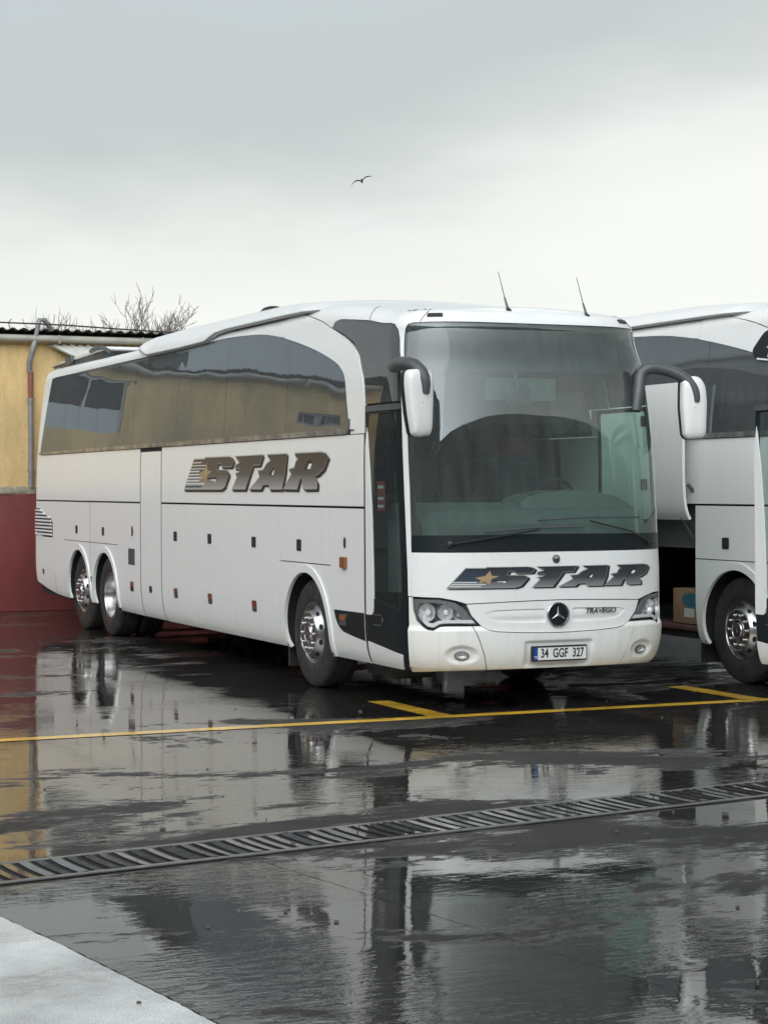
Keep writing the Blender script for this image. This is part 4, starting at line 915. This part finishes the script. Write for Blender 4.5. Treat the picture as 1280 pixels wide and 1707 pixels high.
def logo(name, fn, grad, edge, dx, dz, gw, stripes_blue):
    root = empty(name, (0, 0, 0), bus)
    for li, (key, hk) in enumerate((('S', 'Sh'), ('T', None), ('A', 'Ah'), ('R', 'Rh'))):
        raw = LG[key]; hol = [[fn(*q) for q in LG[hk]]] if hk else []
        poly = [fn(*q) for q in raw]
        # swept edge: every outline segment as a quad from the face to its dropped copy, plus the dropped copy
        mb = MB(); drop = [(t + dx, v - dz) for t, v in poly]
        def tri(pl, o_, d0):
            tr = tessellate_polygon([[Vector((t, v, 0)) for t, v in l] for l in pl]); pts = [q for l in pl for q in l]
            # cut along t so that it hugs the curved front
            bm = bmesh.new(); vs = [bm.verts.new((t, v, 0)) for t, v in pts]
            for q in tr:
                try: bm.faces.new([vs[i] for i in q])
                except ValueError: pass
            t0_, t1_ = min(q[0] for q in pts), max(q[0] for q in pts)
            for x in [a for a in _TLALL if t0_ < a < t1_]: bmesh.ops.bisect_plane(bm, geom=bm.verts[:] + bm.edges[:] + bm.faces[:], plane_co=(x, 0, 0), plane_no=(1, 0, 0))
            bm.verts.index_update(); out_ = ([P(q.co.x, q.co.y, o_) for q in bm.verts], [[q.index for q in f.verts] for f in bm.faces]); bm.free(); return out_
        out_poly = ring_poly(poly, gw)
        o1 = MB(); o1.add(*tri([[(t, v) for t, v in ring_poly(poly, gw * 1.2)]], .0008, 0)); n = len(poly)
        rp_ = ring_poly(poly, gw * 1.2)
        for i in range(n):
            a, b_ = rp_[i], rp_[(i + 1) % n]; q = [a, b_, (b_[0] + dx, b_[1] - dz), (a[0] + dx, a[1] - dz)]
            o1.add(*tri([q], .00085 + .00002 * i, 0))
        o1.add(*tri([[(t + dx, v - dz) for t, v in rp_]], .0007, 0))
        L = o1.build('letter_outline', LOUT, root)
        for i in range(n):
            a, b_ = poly[i], poly[(i + 1) % n]; q = [a, b_, (b_[0] + dx, b_[1] - dz), (a[0] + dx, a[1] - dz)]
            mb.add(*tri([q], .0018 + .00002 * i, 0))
        mb.add(*tri([drop], .0016, 0)); mb.build('letter_edge', edge, L)
        fc = MB()
        inner = ring_poly(poly, -gw * .35)
        fc.add(*tri([inner] + hol, .0034, 0)); 
        fc.build('letter_face', grad, L)
        hl_ = MB(); hl_.add(*tri([ring_poly(poly, gw * .25)] + hol, .0030, 0)); hl_.build('letter_rim', bpy.data.materials['logo_rim'], L)
        if hk:
            h0 = MB(); h0.add(*tri([[fn(*q) for q in LG[hk]]], .0031, 0)); h0.build('letter_counter', edge, L)
            c0 = [fn(*q) for q in LG[hk]]; cx = sum(q[0] for q in c0) / len(c0); cz = sum(q[1] for q in c0) / len(c0)
            h1 = MB(); h1.add(*tri([[(cx + dx * .5 + (t - cx) * .55, cz - dz * .4 + (v - cz) * .55) for t, v in c0]], .0036, 0)); h1.build('letter_counter', PAINT, L)
    # speed stripes
    ns = 9
    for k in range(ns):
        z = 1.93 + k * .034; x0 = -6.575 + (z - 1.907) * (6.575 - 6.235) / .339 + .012; x1 = -5.95 + .10 * math.sin(k * 2.1) + (.08 if k > 5 else 0)
        hh = .016 if k < 6 else .010
        q = [fn(x0, z), fn(x1, z), fn(x1 + .04, z + hh), fn(x0 + hh * 1.0, z + hh)]
        mb = MB(); tl = [P(t, v, .0040) for t, v in q]; 
        # follow the curve
        nseg = 8; v_ = []; f_ = []
        for i in range(nseg + 1):
            s = i / nseg; a = (q[0][0] + (q[1][0] - q[0][0]) * s, q[0][1] + (q[1][1] - q[0][1]) * s); b_ = (q[3][0] + (q[2][0] - q[3][0]) * s, q[3][1] + (q[2][1] - q[3][1]) * s); v_ += [P(*a, .0040), P(*b_, .0040)]
            if i: f_.append((2 * i - 2, 2 * i, 2 * i + 1, 2 * i - 1))
        mb.add(v_, f_); mb.build('stripe', (LBLUE if stripes_blue and k > 2 else (LSTR if not (k == 0 and not stripes_blue) else LBLUE)), root)
    patch('tan_star', [fn(*q) for q in LG['star']], LTAN, root, off=.0050, th=.0008, steps=.05)
    return root
mat('logo_rim', (.30, .30, .29), .35)
G1 = print_grad('logo_fill_side', 1.90, 2.27, [(0, (.44, .44, .44)), (.12, (.28, .28, .28)), (.45, (.070, .070, .071)), (1, (.032, .032, .033))])
G2 = print_grad('logo_fill_front', 1.05, 1.24, [(0, (.38, .385, .39)), (.15, (.22, .225, .24)), (.5, (.06, .063, .07)), (1, (.028, .032, .04))])
logo('logo', lambda x, z: (x, z), G1, LDB, .055, .030, .012, False)
logo('logo', lambda x, z: (-.034 + (x + 6.59) * .4535, 1.052 + (z - 1.875) * .5), G2, LDK, .024, .013, .006, True)
# ---- rear
for mr_ in (False, True):
    patch('rear_panel', [(TR, .62), (-13.985, .60), (-13.985, 1.74), (TR, 1.74)], PAINT, bus, mirror=mr_, th=.02)
    patch('rear_corner', [(TR, 1.745), (-13.985, 1.745), (-13.80, 1.76), (-13.80, 2.40), (-13.81, 2.456), (-13.79, 3.4), (-13.73, 3.85), (TR, 3.85)], PAINT, bus, mirror=mr_, holes=[[(TR + .05, 2.3), (TR + 1.0, 2.3), (TR + 1.0, 3.3), (TR + .05, 3.3)]], th=.02)
    patch('rear_window', [(TR, 2.28), (TR + 1.02, 2.28), (TR + 1.02, 3.32), (TR, 3.32)], TINT, bus, mirror=mr_, off=-.004, th=.006)
    patch('tail_light', rect(-14.02, -13.99 + .0, .80, 1.5, .0), REDL, bus, mirror=mr_, off=.006, th=.01) if False else patch('tail_light', rect(TR + .95, TR + 1.08, .8, 1.5, .02), REDL, bus, mirror=mr_, off=.006, th=.01)
    patch('rear_corner', [(-13.81, 1.755), (-13.725, 1.755), (-13.725, 3.84), (-13.81, 3.84)], PAINT, bus, mirror=mr_, off=-.02, th=.01)
# ---- roof skin (from the end of the rounding to the centre line)
rt = sorted(set([-13.73 - .12 * i for i in range(12)] + [TR] + [-13.7, -12, -10, -8, -6, -4] + [t for t in _TL] + [T0]))
rt = [t for t in rt if TR <= t <= T0]
v = []; f = []; ks = [1, .85, .6, .3, 0, -.3, -.6, -.85, -1]
for t in rt:
    x, y, z = base(t, VM - .07)
    for k in ks: v.append((x, y * k, z + .055 * (1 - k * k) * min(1, abs(y) / .9)))
nk = len(ks)
for i in range(len(rt) - 1):
    for j in range(nk - 1): a = i * nk + j; f.append((a, a + 1, a + nk + 1, a + nk))
m = MB(); m.add(v, f, 0, True); m.add([(x, y, z - .03) for x, y, z in v], [tuple(reversed(q)) for q in f], 0, True); m.build('roof', PAINT, bus)
# ---- air conditioning fairing
def ac_sec(x):
    zt = lerp([(-8.95, 3.70), (-8.7, 3.76), (-8.35, 3.80), (-7.6, 3.815), (-5.4, 3.81), (-3.9, 3.80), (-3.3, 3.775), (-2.85, 3.74), (-2.62, 3.69)], x)
    zl = lerp([(-8.95, 3.66), (-8.55, 3.645), (-8.22, 3.555), (-6.84, 3.552), (-5.95, 3.562), (-5.82, 3.60), (-5.66, 3.635), (-5.3, 3.65), (-4.35, 3.65), (-3.38, 3.65), (-2.62, 3.64)], x)
    w = 1.235 - .10 * sst(-8.5, -8.95, x) - .10 * sst(-3.0, -2.62, x) - .03 * sst(-6.0, -5.5, x)
    return [(-w + .05, zl - .02), (-w - .004, zl), (-w, zl + .012), (-w + .012, zl + .04 * (zt - zl) / .2), (-w + .07, zl + (zt - zl) * .55), (-w + .16, zl + (zt - zl) * .88), (-w + .27, zt), (-.5, zt + .03), (0, zt + .04)]
xs = [-8.95, -8.85, -8.7, -8.55, -8.4, -8.3, -8.22, -8, -7.4, -6.8, -6.2, -5.98, -5.9, -5.82, -5.74, -5.66, -5.5, -5.3, -4.8, -4.3, -3.9, -3.5, -3.2, -3.0, -2.85, -2.72, -2.62]
v = []; f = []
for x in xs:
    s_ = ac_sec(x); full = s_ + [(-y, z) for y, z in reversed(s_[:-1])]; v += [(x, y, z) for y, z in full]; nn_ = len(full)
for i in range(len(xs) - 1):
    for j in range(nn_ - 1): a = i * nn_ + j; f.append((a, a + 1, a + nn_ + 1, a + nn_))
f.append(tuple(range(nn_))); f.append(tuple(range((len(xs) - 1) * nn_, len(xs) * nn_)))
m = MB(); m.add(v, f, 0, True); m.build('air_conditioner', PAINT, bus)
fs = MB(); fs.tube([(x, -ac_sec(x)[0][1] * 0 + ac_sec(x)[1][0] + .004, ac_sec(x)[1][1] - .012) for x in xs if x > -8.6], 0.005, 6); fs.build('fairing_shadow_line', PIPE, bus)  # thin grey tube standing in for the shadow line under the fairing lip
# dome beacon, roof hatch, aerials
m = MB(); m.lathe([(.16, 0), (.15, .05), (.11, .09), (.05, .11), (.001, .115)], 20, M=Matrix.Translation((-5.6, -.55, 3.83))); DOME = m.build('roof_dome', BLKPL, bus)
ht = MB()
Mh = Matrix.Translation((-12.9, -.55, 3.72)) @ Matrix.Rotation(R(-1.5), 4, 'Y')
ht.box(-1.6, 1.5, -.34, .34, .075, .115, bev=.015, M=Mh); H_ = ht.build('roof_hatch', LIGHTL, bus)
m = MB(); m.box(-1.5, 1.3, -.31, .31, -.02, .075, M=Mh); m.build('hatch_frame', GREYPL, H_)
m = MB(); m.tube([Mh @ Vector(q) for q in ((.9, -.37, .10), (1.2, -.37, .12), (1.5, -.36, .10), (1.62, -.3, .03))], .032, 8); m.build('hatch_hinge', GREYPL, H_); m = MB(); m.box(-.55, -.2, -.38, -.33, .04, .13, bev=.01, M=Mh); m.build('hatch_latch', GREYPL, H_)
for (t, v_, tip) in ((.721, 3.747, None), (1.562, 3.684, None)):
    b0 = Vector(P(t, v_)) + Vector((-.05, 0, .01)); m = MB(); m.lathe([(.035, 0), (.03, .015), (.012, .03), (.001, .034)], 14, M=Matrix.Translation(b0)); an = m.build('aerial', BLKPL, bus)
    m = MB(); top_ = b0 + Vector((-.10, -.045, .355 if t < 1 else .36)); m.tube([b0 + Vector((0, 0, .02)), b0.lerp(top_, .35)], [.012, .008], 6); m.tube([b0.lerp(top_, .35), top_], [.005, .003], 5); m.build('aerial_rod', GREYPL, an)
# ---- mirrors
def mirror_unit(sg):
    """sg -1 = door side"""
    r_ = empty('wing_mirror', (0, 0, 0), bus)
    if sg < 0: pts = [(-.62, -1.27, 2.97), (-.45, -1.34, 2.965), (-.20, -1.40, 2.965), (-.02, -1.40, 2.955), (.10, -1.375, 2.915), (.17, -1.355, 2.85), (.19, -1.345, 2.77), (.19, -1.345, 2.70)]
    else: pts = [(-.22, .90, 2.60), (-.25, .945, 2.78), (-.27, .985, 2.93), (-.24, 1.06, 2.985), (-.20, 1.17, 2.975), (-.14, 1.285, 2.93), (-.08, 1.375, 2.85), (-.05, 1.41, 2.76), (-.045, 1.415, 2.68)]
    r0 = [.052, .06, .06, .06, .057, .053, .045, .034] if sg < 0 else [.042, .05, .055, .056, .054, .052, .046, .038, .030]
    s_ = smooth3(pts, 5); rr = []
    for i in range(len(s_)): k = i / (len(s_) - 1) * (len(r0) - 1); a = int(min(k, len(r0) - 2)); rr.append(r0[a] + (r0[a + 1] - r0[a]) * (k - a))
    m = MB(); m.tube(s_, rr, 14); m.build('mirror_arm', GREYPL, r_)
    cy = -1.385 if sg < 0 else 1.405; ang = R(10) * (1 if sg < 0 else -1)
    # housing: shell with rounded outline, white towards the front, dark rim and glass behind
    out_ = [(-.118, .27), (.06, .285), (.118, .26), (.130, .15), (.118, -.22), (.10, -.272), (-.02, -.285), (-.062, -.26), (-.095, -.1), (-.125, .15)]
    if sg > 0: out_ = [(-.105, .265), (.05, .285), (.115, .20), (.128, .05), (.118, -.24), (.09, -.275), (-.05, -.285), (-.085, -.25), (-.11, 0)]
    out_ = rnd_poly(out_, .05, 4)
    cz = 2.625 if sg < 0 else 2.635
    Mm = Matrix.Translation((.15 if sg < 0 else -.09, cy, cz)) @ Matrix.Rotation(ang, 4, 'Z') @ Matrix(((0, 0, 1, 0), (1, 0, 0, 0), (0, 1, 0, 0), (0, 0, 0, 1)))
    n = len(out_); m = MB(); v = []; f = []
    rings = [(1.0, -.035), (1.0, 0), (.985, .022), (.93, .040), (.80, .052), (.5, .058), (.02, .060)]
    for k, z in rings: v += [Mm @ Vector((x * k, y * (k if k > .6 else k), z)) for x, y in out_]
    for j in range(len(rings) - 1):
        for i in range(n): a = j * n + i; b_ = j * n + (i + 1) % n; f.append((a, b_, b_ + n, a + n))
    m.add(v, f, 0, True); m.build('mirror_housing', PAINT, r_)
    m = MB(); m.prism([(x * 1.02, y * 1.01) for x, y in out_], -.085, -.034, M=Mm); m.build('mirror_back', BLKPL, r_)
    m = MB(); m.prism([(x * .9, y * .92) for x, y in out_], -.088, -.086, M=Mm); m.build('mirror_glass', CHROME, r_)
    return r_
def smooth3(pts, n=4):
    o = []; k = len(pts); V = [Vector(p) for p in pts]
    for i in range(k - 1):
        p0, p1, p2, p3 = V[max(i - 1, 0)], V[i], V[i + 1], V[min(i + 2, k - 1)]
        for j in range(n): s = j / n; o.append(.5 * ((2 * p1) + (p2 - p0) * s + (2 * p0 - 5 * p1 + 4 * p2 - p3) * s * s + (3 * p1 - p0 - 3 * p2 + p3) * s ** 3))
    o.append(V[-1]); return o
mirror_unit(-1); mirror_unit(1)
# ---- wipers
def wiper(arm, blade):
    m = MB(); m.tube([P(t, v, o_) for t, v, o_ in smooth_line3(arm)], .0085, 6); w_ = m.build('wiper', BLKPL, bus)
    b0 = P(*arm[0]); m = MB(); m.lathe([(.03, 0), (.025, .02), (.001, .025)], 12, M=on_surface(arm[0][0], arm[0][1], .004)); m.build('wiper_pivot', BLKPL, w_)
    m = MB(); m.tube([P(t, v, o_) for t, v, o_ in smooth_line3(blade)], .007, 6); m.build('wiper_blade', GREYPL, w_)
def smooth_line3(p, n=8):
    o = []
    for a, b_ in zip(p, p[1:]):
        for k in range(n): s = k / n; o.append(tuple(a[i] + (b_[i] - a[i]) * s for i in range(3)))
    o.append(p[-1]); return o
wiper([(.01, 1.44, .03), (.40, 1.50, .035), (.80, 1.56, .035)], [(.30, 1.545, .02), (.75, 1.575, .022), (1.25, 1.58, .02)])
wiper([(2.02, 1.42, .03), (1.75, 1.53, .035), (1.30, 1.63, .035)], [(.80, 1.64, .02), (1.3, 1.665, .022), (1.85, 1.66, .02)])
# ---- chassis and wheels
m = MB()
for x0, x1 in ((-13.6, -12.05), (-9.35, -3.45), (-2.05, -.42)): m.box(x0, x1, -1.2, 1.2, .38, .46)
m.box(-13.6, -.3, -.62, .62, .40, .62); m.build('underframe', DARK, bus)
for q_ in ((-1.9, -1.25, -1.0, -.6, .20, .40), (-1.75, -1.0, .5, .9, .22, .40)): m = MB(); m.box(*q_, bev=.03); m.build('air_tank', RUBBER, bus)
for q_ in ((-3.55, -3.5, -1.15, -.80, .14, .5), (-3.55, -3.5, .80, 1.15, .14, .5), (-12.08, -12.03, -1.15, -.8, .20, .5), (-12.08, -12.03, .8, 1.15, .20, .5)): m = MB(); m.box(*q_); m.build('mud_flap', RUBBER, bus)
def lining(cx, r, y0, y1, sg, x0=None, x1=None):
    n = 20; v = []; f = []
    for i in range(n + 1):
        a = math.pi * i / n; x = cx + r * math.cos(a); z = .522 + r * math.sin(a)
        if i == 0: zz = .36
        v += [(x, sg * y0, z), (x, sg * y1, z)]
        if i: f.append((2 * i - 2, 2 * i - 1, 2 * i + 1, 2 * i))
    v += [(cx + r, sg * y0, .36), (cx + r, sg * y1, .36), (cx - r, sg * y0, .36), (cx - r, sg * y1, .36)]; b0 = 2 * (n + 1)
    f += [(0, 1, b0 + 1, b0), (2 * n, 2 * n + 1, b0 + 3, b0 + 2)]
    c = len(v); v.append((cx, sg * y1, .522))
    for i in range(n): f.append((2 * i + 1, 2 * i + 3, c))
    f.append((2 * n + 1, b0 + 3, b0 + 1, 1))
    return v, f
for k in WX:
    for sg in (-1, 1): m = MB(); m.add(*lining(WX[k], .60 if k == 'front' else .58, 1.235, .55, sg)); m.build('arch_lining', DARK, bus)
# dark inner skin so that panel gaps read as gaps
holes_ = [circ((WX['front'], .56), .64), circ((WX['drive'], .56), .60), circ((WX['tag'], .56), .60)]
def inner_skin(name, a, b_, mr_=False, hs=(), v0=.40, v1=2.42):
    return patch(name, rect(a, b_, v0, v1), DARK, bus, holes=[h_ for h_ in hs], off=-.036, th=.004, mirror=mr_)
sk_r = inner_skin('inner_skin', -13.9, -7.47, False, [rect(-12.0, -9.38, .402, 1.16)])
sk_m = inner_skin('inner_skin', -7.47, -3.47, False)
sk_f = inner_skin('inner_skin', -3.47, -1.24, False, [rect(-3.42, -2.06, .402, 1.18)])
inner_skin('inner_skin', -13.9, -3.47, True, [rect(-12.0, -9.38, .402, 1.16)]); inner_skin('inner_skin', -3.47, -1.24, True, [rect(-3.42, -2.06, .402, 1.18)], v1=1.49)
for a in (-.395,):
    for mr_ in (False, True): patch('inner_skin', rect(-.45, -.30, .40, 1.48), DARK, bus, off=-.04, th=.004, mirror=mr_)
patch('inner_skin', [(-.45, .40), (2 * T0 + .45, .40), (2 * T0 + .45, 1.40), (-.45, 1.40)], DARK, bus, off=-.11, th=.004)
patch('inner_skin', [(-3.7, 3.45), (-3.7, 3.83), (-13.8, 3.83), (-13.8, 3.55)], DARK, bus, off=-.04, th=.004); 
# wheels
TY = [(.300, .10), (.300, .138), (.315, .150), (.345, .158), (.42, .160), (.47, .154), (.503, .142), (.516, .125), (.522, .11), (.522, .075), (.512, .073), (.512, .063), (.522, .061), (.522, .012), (.512, .010), (.512, -.010), (.522, -.012), (.522, -.061), (.512, -.063), (.512, -.073), (.522, -.075), (.522, -.11), (.503, -.14), (.42, -.155), (.32, -.14), (.295, -.10)]
def wheel(cx, sg, kind):
    # local: axis Z pointing outwards
    Mw = Matrix.Translation((cx, sg * 1.055, .522)) @ Matrix(((1, 0, 0, 0), (0, 0, sg, 0), (0, -sg, 0, 0), (0, 0, 0, 1)))
    w_ = empty('wheel', (0, 0, 0), bus)
    m = MB(); m.lathe(TY, 72, M=Mw)
    m.build('tyre', RUBBER, w_)
    if kind == 'drive':
        m = MB(); m.lathe([(v_[0], v_[1] - .33) for v_ in TY], 48, M=Mw); m.build('tyre', RUBBER, w_)
        m = MB(); m.lathe([(.302, .128), (.306, .138), (.302, .144), (.288, .142), (.280, .12), (.276, .09), (.262, .06), (.256, .0), (.246, -.045), (.225, -.055), (.17, -.058), (.15, -.05), (.14, -.01), (.13, .01), (.115, .03), (.10, .05), (.001, .055)], 64, M=Mw)
        rim = m.build('rim', CHROME, w_)
        rr, zz = .195, -.056
    else:
        m = MB(); m.lathe([(.300, .128), (.306, .140), (.302, .147), (.288, .145), (.276, .130), (.268, .118), (.262, .120), (.240, .150), (.214, .186), (.206, .196), (.200, .198), (.196, .192), (.190, .190), (.110, .190), (.102, .198), (.094, .198), (.088, .188), (.08, .185), (.074, .200), (.07, .205), (.001, .207)], 72, M=Mw)
        rim = m.build('rim', CHROME, w_)
        m = MB(); star3(m, .055, .012, .006, Mw @ Matrix.Translation((0, 0, .204))); m.build('hub_star', GREYPL, w_)
        # ten oval ventilation holes in the cone
        pts = [Vector((math.cos(R(j * 20)) * .020, math.sin(R(j * 20)) * .030, 0)) for j in range(18)]
        m = MB(); m.add(pts + [Vector((0, 0, -.001))], [(j, (j + 1) % 18, 18) for j in range(18)]); hm = m.mesh('rim_hole'); hm.materials.append(DARK)
        for k in range(10):
            o = bpy.data.objects.new('rim_hole', hm); col.objects.link(o); o.parent = w_
            o.matrix_local = Mw @ Matrix.Rotation(2 * math.pi * (k + .5) / 10, 4, 'Z') @ Matrix.Translation((.2395, 0, .1535)) @ Matrix.Rotation(math.atan2(.036, .026), 4, 'Y')
        rr, zz = .150, .190
    m0 = MB(); m0.lathe([(.017, -.002), (.017, .012), (.014, .022), (.008, .027), (.001, .028)], 12)
    nm = m0.mesh('wheel_nut'); nm.materials.append(CHROME)
    for k in range(10):
        a = 2 * math.pi * k / 10; o = bpy.data.objects.new('wheel_nut', nm); col.objects.link(o); o.parent = w_; o.matrix_local = Mw @ Matrix.Translation((rr * math.cos(a), rr * math.sin(a), zz))
    return w_
for k in WX:
    for sg in (-1, 1): wheel(WX[k], sg, 'drive' if k == 'drive' else 'dish')
# ---- cabin
m = MB(); m.box(-13.5, -1.9, -1.14, 1.14, 1.30, 1.36); m.box(-1.9, -.55, -.25, 1.14, .95, 1.0); m.box(-13.5, -1.3, -1.19, -1.16, 1.3, 2.40); m.box(-13.5, -2.1, 1.16, 1.19, 1.3, 2.40); m.box(-13.5, -13.45, -1.15, 1.15, 1.3, 2.35); m.box(-1.92, -1.90, -1.14, 1.14, .95, 1.36)
m.build('cabin_floor', LINING, bus)
m = MB(); m.box(-13.4, -2.9, -1.02, 1.02, 3.44, 3.48); m.box(-2.9, -1.1, -.98, .98, 3.36, 3.39); m.box(-13.3, -2.2, -1.08, -.72, 3.12, 3.30, bev=.03); m.box(-13.3, -2.2, .72, 1.08, 3.12, 3.30, bev=.03); m.build('luggage_rack', CEIL, bus)
m = MB(); m.box(-.95, -.70, -1.0, 1.0, 2.94, 3.34, bev=.03); m.build('cab_header', LINING, bus)
m = MB(); m.prism([(-.40, 1.42), (-.42, 1.60), (-.55, 1.72), (-.80, 1.79), (-1.05, 1.79), (-1.15, 1.70), (-1.15, 1.0), (-.40, 1.0)], -1.10, 1.10, M=Matrix(((1, 0, 0, 0), (0, 0, -1, 0), (0, 1, 0, 0), (0, 0, 0, 1)))); D_ = m.build('dashboard', DASH, bus)
m = MB()
v = []; f = []
ny = 16
for i in range(ny + 1):
    s = i / ny; y = -.02 + 1.10 * s; hh = .115 * math.sin(math.pi * min(1, s * 1.02)) ** .5
    v += [(-.62, y, 1.74), (-.70, y, 1.78 + hh), (-1.1, y, 1.785 + hh), (-1.16, y, 1.74)]
    if i:
        for k in range(3): a = 4 * (i - 1) + k; f.append((a, a + 1, a + 5, a + 4))
m.add(v, f, 0, True); m.build('instrument_hood', DASH, D_)
m = MB(); n = 28; pts = [(-1.28 + .06 * math.sin(2 * math.pi * i / n), .62 + .235 * math.cos(2 * math.pi * i / n), 1.80 + .20 * math.sin(2 * math.pi * i / n)) for i in range(n + 1)]; m.tube(pts, .016, 8, cap=False); m.tube([(-1.25, .40, 1.8), (-1.25, .84, 1.8)], .018, 6); m.tube([(-1.25, .62, 1.8), (-1.05, .62, 1.6)], .03, 8); m.build('steering_wheel', BLKPL, bus)
def seat_mesh(mt_head):
    m = MB(); m.box(-.22, .24, -.22, .22, .38, .50, m=0, bev=.04)
    Mb = Matrix.Translation((-.22, 0, .45)) @ Matrix.Rotation(R(-10), 4, 'Y'); m.box(-.06, .06, -.22, .22, 0, .72, m=0, bev=.045, M=Mb); m.box(-.055, .067, -.17, .17, .56, .74, m=1, bev=.03, M=Mb); m.box(-.15, .15, -.18, .18, 0, .38, m=2)
    me = m.mesh('passenger_seat'); 
    for q in (SEATM, mt_head, LINING): me.materials.append(q)
    return me
smh = seat_mesh(SEATR)
for r_ in range(13):
    for y in (-.88, -.43, .43, .88):
        o = bpy.data.objects.new('passenger_seat', smh); col.objects.link(o); o.parent = bus; o.location = (-2.75 - .82 * r_, y, 1.36)
o = bpy.data.objects.new('driver_seat', smh); col.objects.link(o); o.parent = bus; o.location = (-1.72, .62, 1.05); o.scale = (1.05, 1.1, 1.15)
m = MB(); m.tube([(-.75, -.05, 3.0), (-.66, -.05, 2.80)], .02, 6); m.box(-.68, -.64, -.17, .07, 2.66, 2.82, bev=.02); m.build('interior_mirror', GREYPL, bus)
m = MB(); m.box(-.72, -.70, -.35, .35, 2.70, 2.90); m.build('sun_visor', DASH, bus)
# ------------------------------------------------------------------ the second coach: a copy with its front door swung out and two locker flaps raised
D2 = Vector((1.41, 3.95, 0))
raise_ = doorsR[1:3]
bus2 = copy_tree(bus, None, skip=[sk_m, door, DOME, *raise_])
bus2.location = D2; bus2['group'] = 'white coaches parked side by side'
bus2['label'] = 'white tour coach at the right edge with its side luggage bay open'
for c in list(bus2.children):
    if c.name.startswith('logo'):
        for q in list(c.children_recursive): bpy.data.objects.remove(q)
        bpy.data.objects.remove(c)
d2 = copy_tree(door, bus2); d2.location = (.05, -.82, 0)
d2.name = 'front_door'
for d in raise_:
    q = copy_tree(d, bus2); q.location = (.02, -.16, 1.245); q.name = 'locker_door'
# bay in the second coach
xa, xb = -6.27, -3.47
m = MB(); m.box(xa, xb, -1.18, .9, .44, .50); m.box(xa, xb, .9, .93, .5, 1.74); m.box(xa - .03, xa, -1.22, .9, .44, 1.74); m.box(xb, xb + .03, -1.22, .9, .44, 1.74); m.box(xa, xb, -1.22, .9, 1.74, 1.78)
m.build('luggage_bay', mat('bay_lining', (.022, .023, .025), .8, var=.3), bus2)
m = MB()
for k in range(60): m.box(xa + .02 + k * .046, xa + .045 + k * .046, -1.16, -.9, .5005, .504)
m.box(xa, xb, -1.235, -1.18, .455, .512, bev=.01); m.build('bay_tread', mat('bay_tread', (.10, .055, .05), .5, var=.3), bus2)
m = MB(); m.tube([(xb + .02, -1.1, 1.70), (xb - .05, -1.33, 1.95)], .02, 8); m.tube([(xb - .02, -1.12, 1.15), (xb - .12, -1.36, 1.62)], .014, 8); m.build('flap_strut', GREYPL, bus2)
m = MB(); m.box(xa, xb, -1.16, -1.155, 1.78, 2.40); m.build('inner_skin', DARK, bus2)
inner2 = patch('inner_skin', rect(-7.47, -6.28, .40, 2.42), DARK, bus2, off=-.036, th=.004)
inner3 = patch('inner_skin', rect(-6.28, -3.47, 1.76, 2.42), DARK, bus2, off=-.036, th=.004)
# black decal with the model name on the head of the second coach
dc = patch('model_decal', rnd_poly([(-2.52, 3.24), (-2.34, 3.42), (-2.10, 3.50), (-1.40, 3.52), (-.85, 3.40), (-.90, 3.22), (-1.6, 3.06), (-2.44, 3.14)], .05), BLACK, bus2, off=.016, th=.003)
text_mesh('decal_text', 'TRAVEGO', .15, LIGHTL, dc, on_surface(-1.86, 3.245, .020), .0006, shear=.25, sx=1.25, bold=.002)
patch('decal_line', [(-2.42, 3.168), (-1.7, 3.105), (-1.0, 3.165), (-1.0, 3.150), (-1.7, 3.088), (-2.42, 3.150)], LIGHTL, dc, off=.019, th=.002)
# ------------------------------------------------------------------ cardboard box in the open bay
CARD = mat('cardboard', (.30, .19, .11), .85, var=.15, var_scale=6)
bx = D2 + Vector((-3.83, -.93, .512))
cb = MB(); cb.box(-.29, .29, -.2, .2, 0, .36, bev=.006); box_ = cb.build('cardboard_box', CARD, None, loc=bx)
tag(box_, 'brown cardboard box with blue oval print standing in the open luggage bay', 'box')
MBx = Matrix.Translation((0, -.2005, 0)) @ Matrix(((1, 0, 0, 0), (0, 0, -1, 0), (0, 1, 0, 0), (0, 0, 0, 1)))
m = MB(); m.prism(circ((.05, .245), .17, n=28, ry=.075), 0, .001, M=MBx); m.build('oval_print', mat('print_blue', (.03, .14, .20), .6), box_)
m = MB(); m.box(-.07, .12, .07, .16, 0, .001, M=MBx); m.build('paper_label', mat('paper', (.55, .55, .53), .7), box_)
m = MB(); m.box(-.03, .03, -.201, .201, .3605, .3615); m.build('packing_tape', mat('tape', (.38, .28, .17), .3), box_)
